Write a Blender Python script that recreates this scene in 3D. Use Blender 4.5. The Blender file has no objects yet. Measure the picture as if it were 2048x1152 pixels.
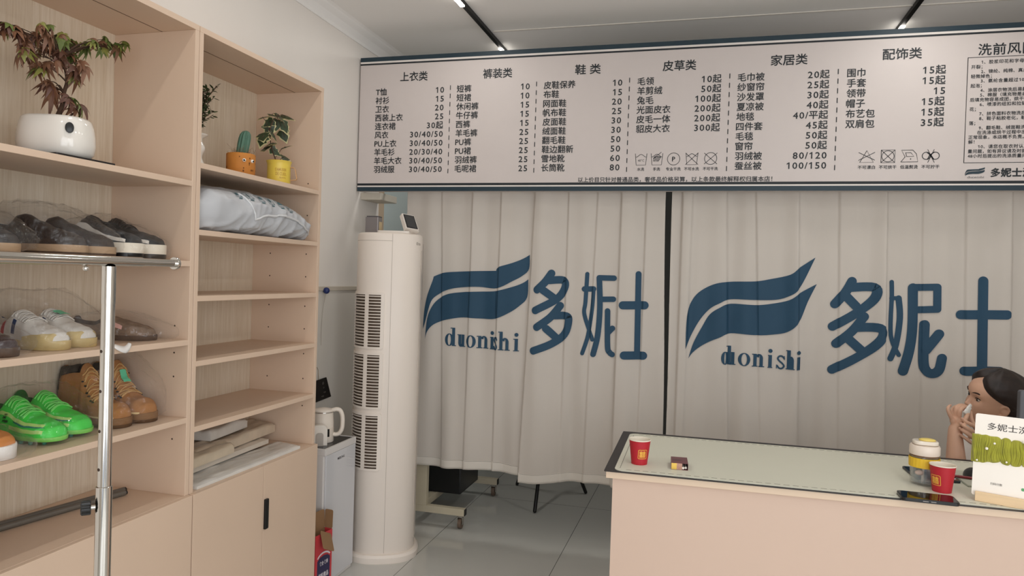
import bpy, bmesh, math, random
from math import sin, cos, pi, radians as R, sqrt, atan2
from mathutils import Vector, Matrix, noise

SC = bpy.context.scene
COL = SC.collection

# ------------------------------------------------------------------ camera
def look_axes(yaw, pitch, roll):
    f = Vector((-sin(yaw)*cos(pitch), cos(yaw)*cos(pitch), sin(pitch)))
    r = Vector((cos(yaw), sin(yaw), 0)); u = r.cross(f)
    return r*cos(roll)+u*sin(roll), -r*sin(roll)+u*cos(roll), f
_r, _u, _f = look_axes(0.266882, -0.015996, 0.031431)
cam_data = bpy.data.cameras.new('camera'); cam = bpy.data.objects.new('camera', cam_data); COL.objects.link(cam)
cam_data.sensor_width = 36.0; cam_data.lens = 1439.5/2048*36.0
cam_data.clip_start = 0.05
m = Matrix.Identity(4)
for i in range(3):
    m[i][0] = _r[i]; m[i][1] = _u[i]; m[i][2] = -_f[i]
m[0][3], m[1][3], m[2][3] = 0.0, 0.0, 1.5
cam.matrix_world = m
SC.camera = cam

# ------------------------------------------------------------------ view, world, lights
SC.view_settings.view_transform = 'Standard'; SC.view_settings.look = 'None'
SC.view_settings.gamma = 1.0; SC.view_settings.use_curve_mapping = False
SC.view_settings.exposure = 0.0
SC.cycles.use_denoising = True
SC.cycles.max_bounces = 12; SC.cycles.diffuse_bounces = 5; SC.cycles.glossy_bounces = 5
SC.cycles.transparent_max_bounces = 24; SC.cycles.transmission_bounces = 8
SC.cycles.caustics_reflective = False; SC.cycles.caustics_refractive = False
SC.cycles.sample_clamp_indirect = 4.0

def lin(c):
    c /= 255.0
    return c/12.92 if c <= 0.04045 else ((c+0.055)/1.055)**2.4
def rgb(h):
    h = h.lstrip('#')
    return (lin(int(h[0:2], 16)), lin(int(h[2:4], 16)), lin(int(h[4:6], 16)), 1.0)

W = bpy.data.worlds.new('sky'); SC.world = W; W.use_nodes = True
W.node_tree.nodes['Background'].inputs[0].default_value = (0.80, 0.88, 1.0, 1)
W.node_tree.nodes['Background'].inputs[1].default_value = 1.0

def area(name, loc, rot, sx, sy, watts, color, spread=180):
    d = bpy.data.lights.new(name, 'AREA'); d.shape = 'RECTANGLE'; d.size = sx; d.size_y = sy
    d.energy = watts; d.color = color; d.spread = R(spread)
    o = bpy.data.objects.new(name, d); COL.objects.link(o); o.location = loc; o.rotation_euler = rot
    return o
# daylight through the shop front behind the camera
area('daylight_front', (0.95, -1.62, 1.35), (R(66), 0, 0), 2.5, 2.3, 56, (0.975, 1.0, 1.02))
area('side_fill', (2.26, -0.45, 1.35), (R(66), 0, R(90)), 1.7, 2.3, 42, (0.975, 1.0, 1.02))  # fill from an unseen side window, added to brighten the cabinet fronts
# the lamps of the two ceiling tracks (left track x=-1.255, right track x=0.925)
TRACKS = ((-1.255, 1.7), (0.925, 2.8))
LAMP_Y = (0.31, 1.27, 2.23, 3.19, 4.15)
CEIL = 2.89
for tx, w in TRACKS:
    for ly in LAMP_Y:
        area('track_lamp_light', (tx, ly+0.14, CEIL-0.034), (0, 0, 0), 0.026, 0.27, w if ly < 4 else 5.0, (1.0, 0.99, 0.95))

# ------------------------------------------------------------------ helpers
WM = {}
def tag(o, label=None, cat=None, group=None, kind=None):
    if label: o['label'] = label
    if cat: o['category'] = cat
    if group: o['group'] = group
    if kind: o['kind'] = kind
    return o
def thing(name, label, cat, loc=(0, 0, 0), rz=0.0, group=None):
    o = bpy.data.objects.new(name, None); COL.objects.link(o)
    o.empty_display_size = 0.05; o.location = loc; o.rotation_euler = (0, 0, rz)
    WM[o.name] = Matrix.Translation(Vector(loc)) @ Matrix.Rotation(rz, 4, 'Z')
    return tag(o, label, cat, group)

class MB:
    def __init__(s): s.v = []; s.f = []; s.mi = []; s.ed = 0
    def add(s, vs, fs, m=0):
        n = len(s.v); s.v += [tuple(v) for v in vs]
        for f in fs: s.f.append(tuple(i+n for i in f)); s.mi.append(m)
        return s
    def box(s, a, b, m=0, xf=None):
        x0, y0, z0 = a; x1, y1, z1 = b
        vs = [Vector(p) for p in ((x0,y0,z0),(x1,y0,z0),(x1,y1,z0),(x0,y1,z0),(x0,y0,z1),(x1,y0,z1),(x1,y1,z1),(x0,y1,z1))]
        if xf: vs = [xf @ v for v in vs]
        return s.add(vs, [(0,3,2,1),(4,5,6,7),(0,1,5,4),(1,2,6,5),(2,3,7,6),(3,0,4,7)], m)
    def loft(s, rings, closed=True, caps=True, m=0):
        n = len(rings[0]); vs = [p for r in rings for p in r]; fs = []
        k = n if closed else n-1
        for i in range(len(rings)-1):
            for j in range(k):
                a = i*n+j; b = i*n+(j+1) % n
                fs.append((a, b, b+n, a+n))
        if caps and closed:
            fs.append(tuple(range(n-1, -1, -1))); fs.append(tuple(range((len(rings)-1)*n, len(rings)*n)))
        return s.add(vs, fs, m)
    def tube(s, pts, r, n=10, caps=True, m=0, round_ends=False):
        pts = [Vector(p) for p in pts]
        rs = list(r) if hasattr(r, '__len__') else [r]*len(pts)
        if round_ends:
            a = (pts[0]-pts[1]).normalized(); b = (pts[-1]-pts[-2]).normalized()
            h0 = [(pts[0]+a*rs[0]*sin(t), rs[0]*cos(t)) for t in (1.45, 1.1, .7, .35)]
            h1 = [(pts[-1]+b*rs[-1]*sin(t), rs[-1]*cos(t)) for t in (.35, .7, 1.1, 1.45)]
            pts = [h[0] for h in h0]+pts+[h[0] for h in h1]; rs = [h[1] for h in h0]+rs+[h[1] for h in h1]
        rings = []; nrm = None
        for i, p in enumerate(pts):
            t = (pts[min(i+1, len(pts)-1)]-pts[max(i-1, 0)])
            t = t.normalized() if t.length > 1e-9 else Vector((0, 0, 1))
            if nrm is None:
                nrm = t.orthogonal().normalized()
            else:
                nrm = nrm-t*nrm.dot(t)
                nrm = nrm.normalized() if nrm.length > 1e-6 else t.orthogonal().normalized()
            b = t.cross(nrm)
            rings.append([p+(nrm*cos(2*pi*j/n)+b*sin(2*pi*j/n))*rs[i] for j in range(n)])
        return s.loft(rings, True, caps, m)
    def cyl(s, a, b, r, n=20, r1=None, m=0): return s.tube([a, b], [r, r if r1 is None else r1], n, True, m)
    def lathe(s, prof, c=(0, 0, 0), n=32, m=0, mfun=None):
        c = Vector(c); k = len(prof)
        vs = [c+Vector((r*cos(2*pi*j/n), r*sin(2*pi*j/n), z)) for r, z in prof for j in range(n)]
        base = len(s.v); s.v += [tuple(v) for v in vs]
        for i in range(k-1):
            for j in range(n):
                a = base+i*n+j; b = base+i*n+(j+1) % n
                s.f.append((a, b, b+n, a+n)); s.mi.append(mfun(i) if mfun else m)
        return s
    def sphere(s, c, r, n=16, k=10, m=0, sq=(1, 1, 1)):
        c = Vector(c); rings = []
        for i in range(k+1):
            t = pi*i/k; t = min(max(t, 0.02), pi-0.02)
            rings.append([c+Vector((r*sq[0]*sin(t)*cos(2*pi*j/n), r*sq[1]*sin(t)*sin(2*pi*j/n), -r*sq[2]*cos(t))) for j in range(n)])
        return s.loft(rings, True, True, m)
    def prism(s, poly, z0, z1, m=0, xf=None):
        n = len(poly); vs = [Vector((x, y, z0)) for x, y in poly]+[Vector((x, y, z1)) for x, y in poly]
        if xf: vs = [xf @ v for v in vs]
        return s.add(vs, [tuple(range(n-1, -1, -1)), tuple(range(n, 2*n))]+[(j, (j+1) % n, (j+1) % n+n, j+n) for j in range(n)], m)
    def xform(s, M):
        s.v = [tuple(M @ Vector(v)) for v in s.v]; return s
    def build(s, name, mat, parent=None, smooth=None, bevel=0, seg=2, sub=0, world=False, solid=0, recalc=True):
        me = bpy.data.meshes.new(name); me.from_pydata(s.v, [], s.f)
        mats = mat if isinstance(mat, (list, tuple)) else [mat]
        for q in mats: me.materials.append(q)
        if len(mats) > 1: me.polygons.foreach_set('material_index', s.mi)
        if recalc:
            b = bmesh.new(); b.from_mesh(me); bmesh.ops.recalc_face_normals(b, faces=b.faces); b.to_mesh(me); b.free()
        if smooth is not None:
            me.polygons.foreach_set('use_smooth', [True]*len(me.polygons))
            if smooth < 179: me.set_sharp_from_angle(angle=R(smooth))
        me.update()
        return link(name, me, parent, world, bevel, seg, sub, solid)
def link(name, me, parent=None, world=False, bevel=0, seg=2, sub=0, solid=0):
    o = bpy.data.objects.new(name, me); COL.objects.link(o)
    PM = Matrix.Identity(4)
    if parent:
        o.parent = parent; PM = WM[parent.name]
        if world: o.matrix_parent_inverse = PM.inverted()
    WM[o.name] = Matrix.Identity(4) if (world or not parent) else PM
    if solid:
        q = o.modifiers.new('solid', 'SOLIDIFY'); q.thickness = solid; q.offset = 0
    if bevel:
        q = o.modifiers.new('bevel', 'BEVEL'); q.width = bevel; q.segments = seg; q.limit_method = 'ANGLE'; q.angle_limit = R(40)
        q.harden_normals = False
    if sub:
        q = o.modifiers.new('subd', 'SUBSURF'); q.levels = sub; q.render_levels = sub
    return o
def copy_thing(o, loc, rz=None, label=None):
    c = o.copy(); COL.objects.link(c); c.location = loc
    if rz is not None: c.rotation_euler = (0, 0, rz)
    if label: c['label'] = label
    for ch in list(o.children):
        d = ch.copy(); COL.objects.link(d); d.parent = c
        for g in list(ch.children):
            e = g.copy(); COL.objects.link(e); e.parent = d
    return c

MATS = {}
def mat(name, col, rough=0.5, metal=0.0, spec=0.5, var=0.03, scale=8.0, bump=0.0, bscale=200.0, alpha=None, trans=0.0, coat=0.0, stretch=None, sheen=0.0, ior=1.45, sss=0.0, two=None):
    if name in MATS: return MATS[name]
    q = bpy.data.materials.new(name); q.use_nodes = True; nt = q.node_tree; b = nt.nodes['Principled BSDF']
    c = rgb(col) if isinstance(col, str) else col
    tc = nt.nodes.new('ShaderNodeTexCoord'); mp = nt.nodes.new('ShaderNodeMapping'); nt.links.new(tc.outputs['Object'], mp.inputs[0])
    if stretch: mp.inputs['Scale'].default_value = stretch
    nz = nt.nodes.new('ShaderNodeTexNoise'); nz.inputs['Scale'].default_value = scale; nz.inputs['Detail'].default_value = 4
    nt.links.new(mp.outputs[0], nz.inputs[0])
    rp = nt.nodes.new('ShaderNodeValToRGB'); rp.color_ramp.elements[0].position = 0.3; rp.color_ramp.elements[1].position = 0.7
    lo = tuple(max(0, x*(1-var)) for x in c[:3])+(1,); hi = tuple(min(1, x*(1+var)) for x in c[:3])+(1,)
    if two: lo, hi = rgb(two), c
    rp.color_ramp.elements[0].color = lo; rp.color_ramp.elements[1].color = hi
    nt.links.new(nz.outputs[0], rp.inputs[0]); nt.links.new(rp.outputs[0], b.inputs['Base Color'])
    b.inputs['Roughness'].default_value = rough; b.inputs['Metallic'].default_value = metal
    b.inputs['Specular IOR Level'].default_value = spec; b.inputs['IOR'].default_value = ior
    b.inputs['Transmission Weight'].default_value = trans; b.inputs['Coat Weight'].default_value = coat
    b.inputs['Sheen Weight'].default_value = sheen
    if sss: b.inputs['Subsurface Weight'].default_value = sss; b.inputs['Subsurface Radius'].default_value = (0.01, 0.004, 0.002)
    if bump:
        n2 = nt.nodes.new('ShaderNodeTexNoise'); n2.inputs['Scale'].default_value = bscale; n2.inputs['Detail'].default_value = 3
        nt.links.new(mp.outputs[0], n2.inputs[0])
        bp = nt.nodes.new('ShaderNodeBump'); bp.inputs['Strength'].default_value = bump; bp.inputs['Distance'].default_value = 0.002
        nt.links.new(n2.outputs[0], bp.inputs['Height']); nt.links.new(bp.outputs[0], b.inputs['Normal'])
    MATS[name] = q
    return q
def emit(name, col, strength):
    q = bpy.data.materials.new(name); q.use_nodes = True; nt = q.node_tree
    b = nt.nodes['Principled BSDF']; b.inputs['Base Color'].default_value = rgb(col)
    b.inputs['Emission Color'].default_value = rgb(col); b.inputs['Emission Strength'].default_value = strength
    return q
def film(name, tint='#FFFFFF', veil=0.06, gloss=0.22, rough=0.12, bump=0.6, bscale=60.0):
    """thin clear plastic film: see-through, glossy wrinkles, a light veil"""
    q = bpy.data.materials.new(name); q.use_nodes = True; nt = q.node_tree; nt.nodes.clear()
    out = nt.nodes.new('ShaderNodeOutputMaterial')
    tr = nt.nodes.new('ShaderNodeBsdfTransparent'); gl = nt.nodes.new('ShaderNodeBsdfGlossy'); df = nt.nodes.new('ShaderNodeBsdfDiffuse')
    gl.inputs['Roughness'].default_value = rough; df.inputs['Color'].default_value = rgb(tint)
    tc = nt.nodes.new('ShaderNodeTexCoord'); nz = nt.nodes.new('ShaderNodeTexNoise')
    nz.inputs['Scale'].default_value = bscale; nz.inputs['Detail'].default_value = 3; nz.inputs['Distortion'].default_value = 1.5
    nt.links.new(tc.outputs['Object'], nz.inputs[0])
    bp = nt.nodes.new('ShaderNodeBump'); bp.inputs['Strength'].default_value = bump; bp.inputs['Distance'].default_value = 0.01
    nt.links.new(nz.outputs[0], bp.inputs['Height']); nt.links.new(bp.outputs[0], gl.inputs['Normal'])
    lw = nt.nodes.new('ShaderNodeLayerWeight'); lw.inputs['Blend'].default_value = 0.35; nt.links.new(bp.outputs[0], lw.inputs['Normal'])
    mul = nt.nodes.new('ShaderNodeMath'); mul.operation = 'MULTIPLY'; mul.inputs[1].default_value = gloss; nt.links.new(lw.outputs['Facing'], mul.inputs[0])
    add = nt.nodes.new('ShaderNodeMath'); add.inputs[1].default_value = 0.035; nt.links.new(mul.outputs[0], add.inputs[0])
    m1 = nt.nodes.new('ShaderNodeMixShader'); m1.inputs[0].default_value = veil
    nt.links.new(tr.outputs[0], m1.inputs[1]); nt.links.new(df.outputs[0], m1.inputs[2])
    m2 = nt.nodes.new('ShaderNodeMixShader'); nt.links.new(add.outputs[0], m2.inputs[0])
    nt.links.new(m1.outputs[0], m2.inputs[1]); nt.links.new(gl.outputs[0], m2.inputs[2])
    nt.links.new(m2.outputs[0], out.inputs[0])
    return q

# text: FONT curves turned into meshes (built-in font with its CJK fallback)
def text_mesh(body, size=1.0, align='LEFT', track=1.0, bold=0.0):
    c = bpy.data.curves.new('tmp', 'FONT'); c.body = body; c.size = size; c.align_x = align; c.space_character = track
    c.offset = bold; c.resolution_u = 2
    o = bpy.data.objects.new('tmp', c); COL.objects.link(o)
    dg = bpy.context.evaluated_depsgraph_get(); me = bpy.data.meshes.new_from_object(o.evaluated_get(dg))
    vs = [(v.co.x, v.co.y) for v in me.vertices]; fs = [tuple(p.vertices) for p in me.polygons]
    bpy.data.objects.remove(o); bpy.data.curves.remove(c); bpy.data.meshes.remove(me)
    return vs, fs
def fit_text(vs, x0, x1, y0, y1):
    ax = min(v[0] for v in vs); bx = max(v[0] for v in vs); ay = min(v[1] for v in vs); by = max(v[1] for v in vs)
    return [(x0+(x-ax)/(bx-ax)*(x1-x0), y0+(y-ay)/(by-ay)*(y1-y0)) for x, y in vs]

# ------------------------------------------------------------------ materials
wall_m = mat('wall_paint', '#E9E3DC', 0.75, var=0.02, scale=1.5, bump=0.05, bscale=90)
wall_low_m = mat('wall_paint_lower', '#D8D2C9', 0.55, var=0.02, scale=1.5)
blue_wall_m = mat('grey_blue_paint', '#C6D2D1', 0.7, var=0.03, scale=2)
ceil_m = mat('ceiling_paint', '#F2F0ED', 0.8, var=0.015, scale=1.0)
cab_m = mat('beige_laminate', '#D4BAA3', 0.42, var=0.015, scale=3, bump=0.02, bscale=300)
edge_m = mat('beige_edge_band', '#DCC3AE', 0.4, var=0.01)
hole_m = mat('drill_hole', '#3A2A20', 0.8)
def grain_mat():
    q = bpy.data.materials.new('vertical_grain_laminate'); q.use_nodes = True; nt = q.node_tree; b = nt.nodes['Principled BSDF']
    tc = nt.nodes.new('ShaderNodeTexCoord'); mp = nt.nodes.new('ShaderNodeMapping'); mp.inputs['Scale'].default_value = (1, 1, 0.035)
    nt.links.new(tc.outputs['Object'], mp.inputs[0])
    nz = nt.nodes.new('ShaderNodeTexNoise'); nz.inputs['Scale'].default_value = 130; nz.inputs['Detail'].default_value = 5; nz.inputs['Roughness'].default_value = 0.7
    nt.links.new(mp.outputs[0], nz.inputs[0])
    rp = nt.nodes.new('ShaderNodeValToRGB')
    rp.color_ramp.elements[0].position = 0.32; rp.color_ramp.elements[0].color = rgb('#CFBDA4')
    rp.color_ramp.elements[1].position = 0.68; rp.color_ramp.elements[1].color = rgb('#E2D5C2')
    nt.links.new(nz.outputs[0], rp.inputs[0]); nt.links.new(rp.outputs[0], b.inputs['Base Color']); b.inputs['Roughness'].default_value = 0.5
    return q
grain_m = grain_mat()
black_m = mat('black_plastic', '#141414', 0.35)
chrome_m = mat('chrome', '#C9C5BF', 0.1, 1.0, var=0.01)
white_m = mat('white_plastic', '#DDD5CA', 0.35, var=0.01)
def floor_mat():
    q = bpy.data.materials.new('polished_grey_tile'); q.use_nodes = True; nt = q.node_tree; b = nt.nodes['Principled BSDF']
    tc = nt.nodes.new('ShaderNodeTexCoord'); mp = nt.nodes.new('ShaderNodeMapping'); mp.inputs['Location'].default_value = (0.725, -3.17, 0)
    nt.links.new(tc.outputs['Object'], mp.inputs[0])
    br = nt.nodes.new('ShaderNodeTexBrick'); br.offset = 0.0; br.inputs['Scale'].default_value = 1.0
    br.inputs['Brick Width'].default_value = 0.731; br.inputs['Row Height'].default_value = 1.5
    br.inputs['Mortar Size'].default_value = 0.0016; br.inputs['Mortar Smooth'].default_value = 0.2
    br.inputs['Color1'].default_value = rgb('#C6C4BE'); br.inputs['Color2'].default_value = rgb('#C2C1BB'); br.inputs['Mortar'].default_value = rgb('#4E4D49')
    nt.links.new(mp.outputs[0], br.inputs[0])
    nt.links.new(br.outputs['Color'], b.inputs['Base Color'])
    b.inputs['Roughness'].default_value = 0.09; b.inputs['Specular IOR Level'].default_value = 0.55
    return q
floor_m = floor_mat()

# ------------------------------------------------------------------ setting
WX = -2.0            # left wall
RX = 2.3             # right wall
FY = -1.7            # shop front
BY = 6.6             # back wall of the room behind the curtains
def struct(name, mb, m, **k): return tag(mb.build(name, m, **k), kind='structure')
struct('floor', MB().box((WX-0.4, FY-0.1, -0.08), (RX+0.1, BY+0.1, 0)), floor_m)
cb = MB().box((WX-0.4, FY-0.1, CEIL), (RX+0.1, BY+0.1, CEIL+0.08))
struct('ceiling', cb, ceil_m)
struct('trim_1', MB().box((-1.23, 3.925, CEIL-0.004), (RX, 3.935, CEIL)), mat('ceiling_trim', '#DCD6CC', 0.6))       # thin joint line in the ceiling
struct('wall_left', MB().box((WX-0.1, FY, 0), (WX, 4.107, CEIL)), wall_m)
struct('trim_2', MB().box((WX-0.1, 4.107, 0), (WX+0.004, 4.178, CEIL)), mat('jamb_beige', '#C9B49B', 0.5), bevel=0.002)
struct('wall_left_back', MB().box((WX-0.1, 4.178, 0), (WX-0.012, BY, CEIL)), blue_wall_m)
struct('wall_back', MB().box((WX-0.1, BY, 0), (RX+0.1, BY+0.1, CEIL)), mat('back_room_paint', '#5C5E5D', 0.7))
wr_ = MB().box((RX, FY, 0), (RX+0.1, -1.3, CEIL)).box((RX, 0.4, 0), (RX+0.1, BY, CEIL)).box((RX, -1.3, 2.5), (RX+0.1, 0.4, CEIL))
struct('wall_right', wr_, wall_m)
fr2 = MB()
for y in (-1.3, -0.475, 0.35): fr2.box((RX+0.03, y, 0), (RX+0.08, y+0.05, 2.5))
fr2.box((RX+0.03, -1.3, 2.45), (RX+0.08, 0.4, 2.5)).box((RX+0.03, -1.3, 0), (RX+0.08, 0.4, 0.06))
struct('window_added', fr2, mat('dark_aluminium', '#3B3B3C', 0.4, 0.6))  # unseen window frame added around the side fill light
# cove along the left ceiling edge
cv = MB(); prof = [(WX, CEIL-0.075), (WX+0.008, CEIL-0.075), (WX+0.012, CEIL-0.06), (WX+0.03, CEIL-0.03), (WX+0.055, CEIL-0.012), (WX+0.06, CEIL-0.006), (WX+0.075, CEIL)]
cv.loft([[(x, y, z) for x, z in prof+[(WX, CEIL)]] for y in (FY, BY)])
struct('trim_3', cv, ceil_m)
# shop front (behind the camera): wide glazed opening with posts
fw = MB()
fw.box((WX-0.1, FY-0.1, 0), (-0.35, FY, CEIL)).box((2.0, FY-0.1, 0), (RX+0.1, FY, CEIL)).box((-0.35, FY-0.1, 2.55), (2.0, FY, CEIL))
struct('wall_front', fw, wall_m)
fr = MB()
for x in (-0.35, 0.8, 1.95): fr.box((x, FY-0.08, 0), (x+0.05, FY-0.03, 2.55))
fr.box((-0.35, FY-0.08, 2.5), (2.0, FY-0.03, 2.55)).box((-0.35, FY-0.08, 0), (2.0, FY-0.03, 0.06))
struct('window_1', fr, mat('dark_aluminium', '#3B3B3C', 0.4, 0.6))
# horizontal dado strip and slightly different lower wall paint, left wall beyond the cabinets
struct('trim_4', MB().box((WX, 2.85, 1.392), (WX+0.012, 4.1, 1.414)), mat('dado_strip', '#C9BFB0', 0.5), bevel=0.002)
struct('wall_left_lower', MB().box((WX, 2.85, 0), (WX+0.003, 4.1, 1.392)), wall_low_m)
struct('trim_5', MB().box((WX, 3.865, 1.925), (WX+0.13, 4.09, 1.966)), mat('bracket_cream', '#CFC7B8', 0.5), bevel=0.003)

# ------------------------------------------------------------------ shelving cabinets along the left wall
XF = -1.662; XB = -1.988; XD = -1.645
def cabinet(y0, y1, shelves, holes, label):
    t = thing('shelving_cabinet', label, 'cabinet', ((XF+XB)/2, (y0+y1)/2, 0), group='beige shelving cabinets along the left wall')
    T = 0.0185; top = 2.301; base = 0.733
    kw = dict(parent=t, world=True)
    for s in (0, 1):
        a, b = (y0, y0+T) if s == 0 else (y1-T, y1)
        p = MB().box((XB, a, base), (XF, b, top-T))
        yy = b if s == 0 else a
        for hz in holes:
            for hx in (XF-0.055, XB+0.09):
                e = 0.0006
                n = len(p.v); c = Vector((hx, yy+(e if s == 0 else -e), hz))
                p.add([c+Vector((0.0032*cos(k*pi/4), 0, 0.0032*sin(k*pi/4))) for k in range(8)], [tuple(range(8))], 1)
        p.build('side_panel', [cab_m, hole_m], bevel=0.0008, seg=1, **kw)
    p = MB().box((XB, y0, top-T), (XF, y1, top))
    p.box((XF-0.135, y0+T, top-T-0.0006), (XF-0.131, y1-T, top-T), 1)
    p.build('top_panel', [cab_m, mat('groove_brown', '#6E5440', 0.7)], bevel=0.0008, seg=1, **kw)
    MB().box((XB-0.008, y0+0.002, base), (XB, y1-0.002, top-0.002)).build('back_panel', grain_m, **kw)
    for z in shelves:
        MB().box((XB, y0+T, z-T), (XF, y1-T, z)).build('shelf', [cab_m], bevel=0.001, seg=2, **kw)
    b = MB()
    b.box((XB, y0, base-T), (XD-0.018, y1, base)).box((XB, y0, 0), (XD-0.018, y0+T, base-T)).box((XB, y1-T, 0), (XD-0.018, y1, base-T))
    b.box((XB, y0+T, 0), (XB+0.01, y1-T, base-T)).box((XB, y0+T, 0.06), (XD-0.02, y1-T, 0.078)).box((XD-0.05, y0+T, 0), (XD-0.035, y1-T, 0.06))
    b.build('base_carcass', cab_m, bevel=0.0008, seg=1, **kw)
    ym = (y0+y1)/2
    for k, (a, c) in enumerate(((y0+0.0015, ym-0.0015), (ym+0.0015, y1-0.0015))):
        d = MB().box((XD-0.0175, a, 0.065), (XD, c, base)).build('door', cab_m, bevel=0.0012, **kw)
        if k == 1:
            h = MB().box((XD-0.001, ym+0.004, 0.482), (XD+0.010, ym+0.026, 0.600))
            h.build('handle', black_m, parent=d, world=True, bevel=0.003)
    return t
holes = [1.02, 1.10, 1.24, 1.30, 1.46, 1.55, 1.60, 1.68, 1.80, 1.89]
cabinet(1.244, 2.041, (1.784, 1.518, 1.256, 0.996), [1.13, 1.21, 1.30, 0.92], 'beige open shelf cabinet holding bagged shoes and maple bonsai, behind the chrome rail')
cabinet(2.044, 2.842, (1.850, 1.625, 1.401, 1.180, 0.957), [0.90, 1.02, 1.13, 1.24, 1.34, 1.47, 1.57, 1.67, 1.74, 1.88], 'beige shelf cabinet with yellow mug plant and black door handle, beside the water dispenser')

# ------------------------------------------------------------------ ceiling tracks with lit lamps
lamp_on = emit('lamp_diffuser_lit', '#FFF8EE', 9.0)
for k, (tx, w) in enumerate(TRACKS):
    t = thing('lighting_track', ('black ceiling lighting track on the left, running above the cabinet side', 'black ceiling lighting track on the right, above the counter')[k], 'track light', (tx, 2.2, CEIL))
    MB().box((tx-0.011, FY+0.2, CEIL-0.022), (tx+0.011, 4.9, CEIL)).build('rail', mat('black_track', '#171615', 0.5), t, world=True, bevel=0.001)
    for i, ly in enumerate(LAMP_Y):
        lb = ['first from the shop front', 'second from shop front', 'third from shop front', 'with only its end in view' if k == 0 else 'fourth from shop front', 'nearest the price board'][i]
        q = thing('track_lamp', 'slim white lit track lamp on the %s ceiling track, %s' % (('left', 'right')[k], lb), 'lamp', (tx, ly+0.14, CEIL-0.022), group='lit lamps of the ceiling tracks')
        MB().box((tx-0.0125, ly, CEIL-0.031), (tx+0.0125, ly+0.28, CEIL-0.0225)).build('lamp_diffuser', lamp_on, q, world=True, bevel=0.003)

# ------------------------------------------------------------------ price board
MY = 3.8
board = thing('price_board', 'long white price list board with dark blue stripes, hung above the curtains', 'sign', (-0.05, 3.83, 1.968))
ink_m = mat('board_ink', '#22272B', 0.6, var=0.02)
stripe_m = mat('board_blue', '#20343F', 0.5, var=0.03, scale=3)
MB().box((-1.989, MY, 1.968), (1.86, MY+0.05, 2.735)).build('panel', mat('board_white', '#D0C6C2', 0.5, var=0.01), board, world=True, bevel=0.001, seg=1)
def strip(name, z0, z1, m, x0=-1.989, x1=1.86, e=0.0012):
    MB().box((x0, MY-e, z0), (x1, MY+0.002, z1)).build(name, m, board, world=True)
strip('border_stripe', 2.712, 2.736, stripe_m, e=0.002); strip('border_stripe', 1.967, 1.991, stripe_m, e=0.002)
strip('border_line', 2.692, 2.701, ink_m); strip('border_line', 1.999, 2.012, ink_m)
white_line = mat('board_line_white', '#E4DCD6', 0.5)
strip('border_line', 2.701, 2.712, white_line, e=0.0008); strip('border_line', 1.991, 1.999, white_line, e=0.0008)

def glyph_run(body, size, track=1.0, digit=0.60):
    """one line of print; runs holding the digit 1 are set cell by cell so that it gets its flag"""
    if '1' not in body and digit == 0.60: return text_mesh(body, size, 'LEFT', track)
    V, F, x = [], [], 0.0
    for ch in body:
        if ch == '1': vs, fs, w = [(.29, 0), (.385, 0), (.385, .69), (.31, .69), (.12, .565), (.12, .47), (.29, .575)], [(0, 1, 2, 3, 6), (3, 4, 5, 6)], digit; vs = [(a+(digit-.6)/2, b) for a, b in vs]
        else:
            vs, fs = text_mesh(ch, 1.0)
            w = digit if ch.isdigit() else (0.36 if ch == '/' else (0.95 if ch == '%' else 1.0*track))
            if ch.isdigit() or ch == '/':
                a = min(v[0] for v in vs); b = max(v[0] for v in vs); k = 1.08 if ch.isdigit() else 1.0; vs = [((v[0]-(a+b)/2)*k+w/2, v[1]) for v in vs]
        n = len(V); V += [((a+x)*size, b*size) for a, b in vs]; F += [tuple(i+n for i in f) for f in fs]; x += w
    return V, F
class Ink(MB):
    """flat printed marks on the board plane, x right, z up"""
    def put(s, vs, fs, x=0, z=0, y=MY-0.0012): return s.add([(x+a, y, z+b) for a, b in vs], fs)
    def word(s, body, x, zc, size, align='LEFT', track=1.0, bold=0.0, width=None, digit=0.60):
        vs, fs = glyph_run(body, size, track, digit)
        if width:
            a = min(v[0] for v in vs); b = max(v[0] for v in vs); vs = [((v[0]-a)*width/(b-a), v[1]) for v in vs]
        xs = [v[0] for v in vs]
        off = {'LEFT': -min(xs), 'RIGHT': -max(xs), 'CENTER': -(min(xs)+max(xs))/2}[align]
        for dx, dz in (((bold, 0), (-bold, 0), (0, bold), (0, -bold)) if bold else ((0, 0),)):
            s.put([(a+off+dx, b-0.36*size+dz) for a, b in vs], fs, x, zc, MY-0.0012-0.00008*s.ed); s.ed = (s.ed+1) % 4
        return s
    def line(s, pts, w, y=MY-0.0012, closed=False):
        pts = [Vector((p[0], 0, p[1])) for p in pts]
        if closed: pts = pts+[pts[0], pts[1]]
        L = []; n = len(pts)
        for i, p in enumerate(pts):
            t = (pts[min(i+1, n-1)]-pts[max(i-1, 0)]).normalized(); q = Vector((-t.z, 0, t.x))*w/2
            L += [(p.x+q.x, y, p.z+q.z), (p.x-q.x, y, p.z-q.z)]
        return s.add(L, [(2*i, 2*i+1, 2*i+3, 2*i+2) for i in range(n-1)])
    def done(s, name, m=None): return s.build(name, m or ink_m, board, world=True, recalc=False)
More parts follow.
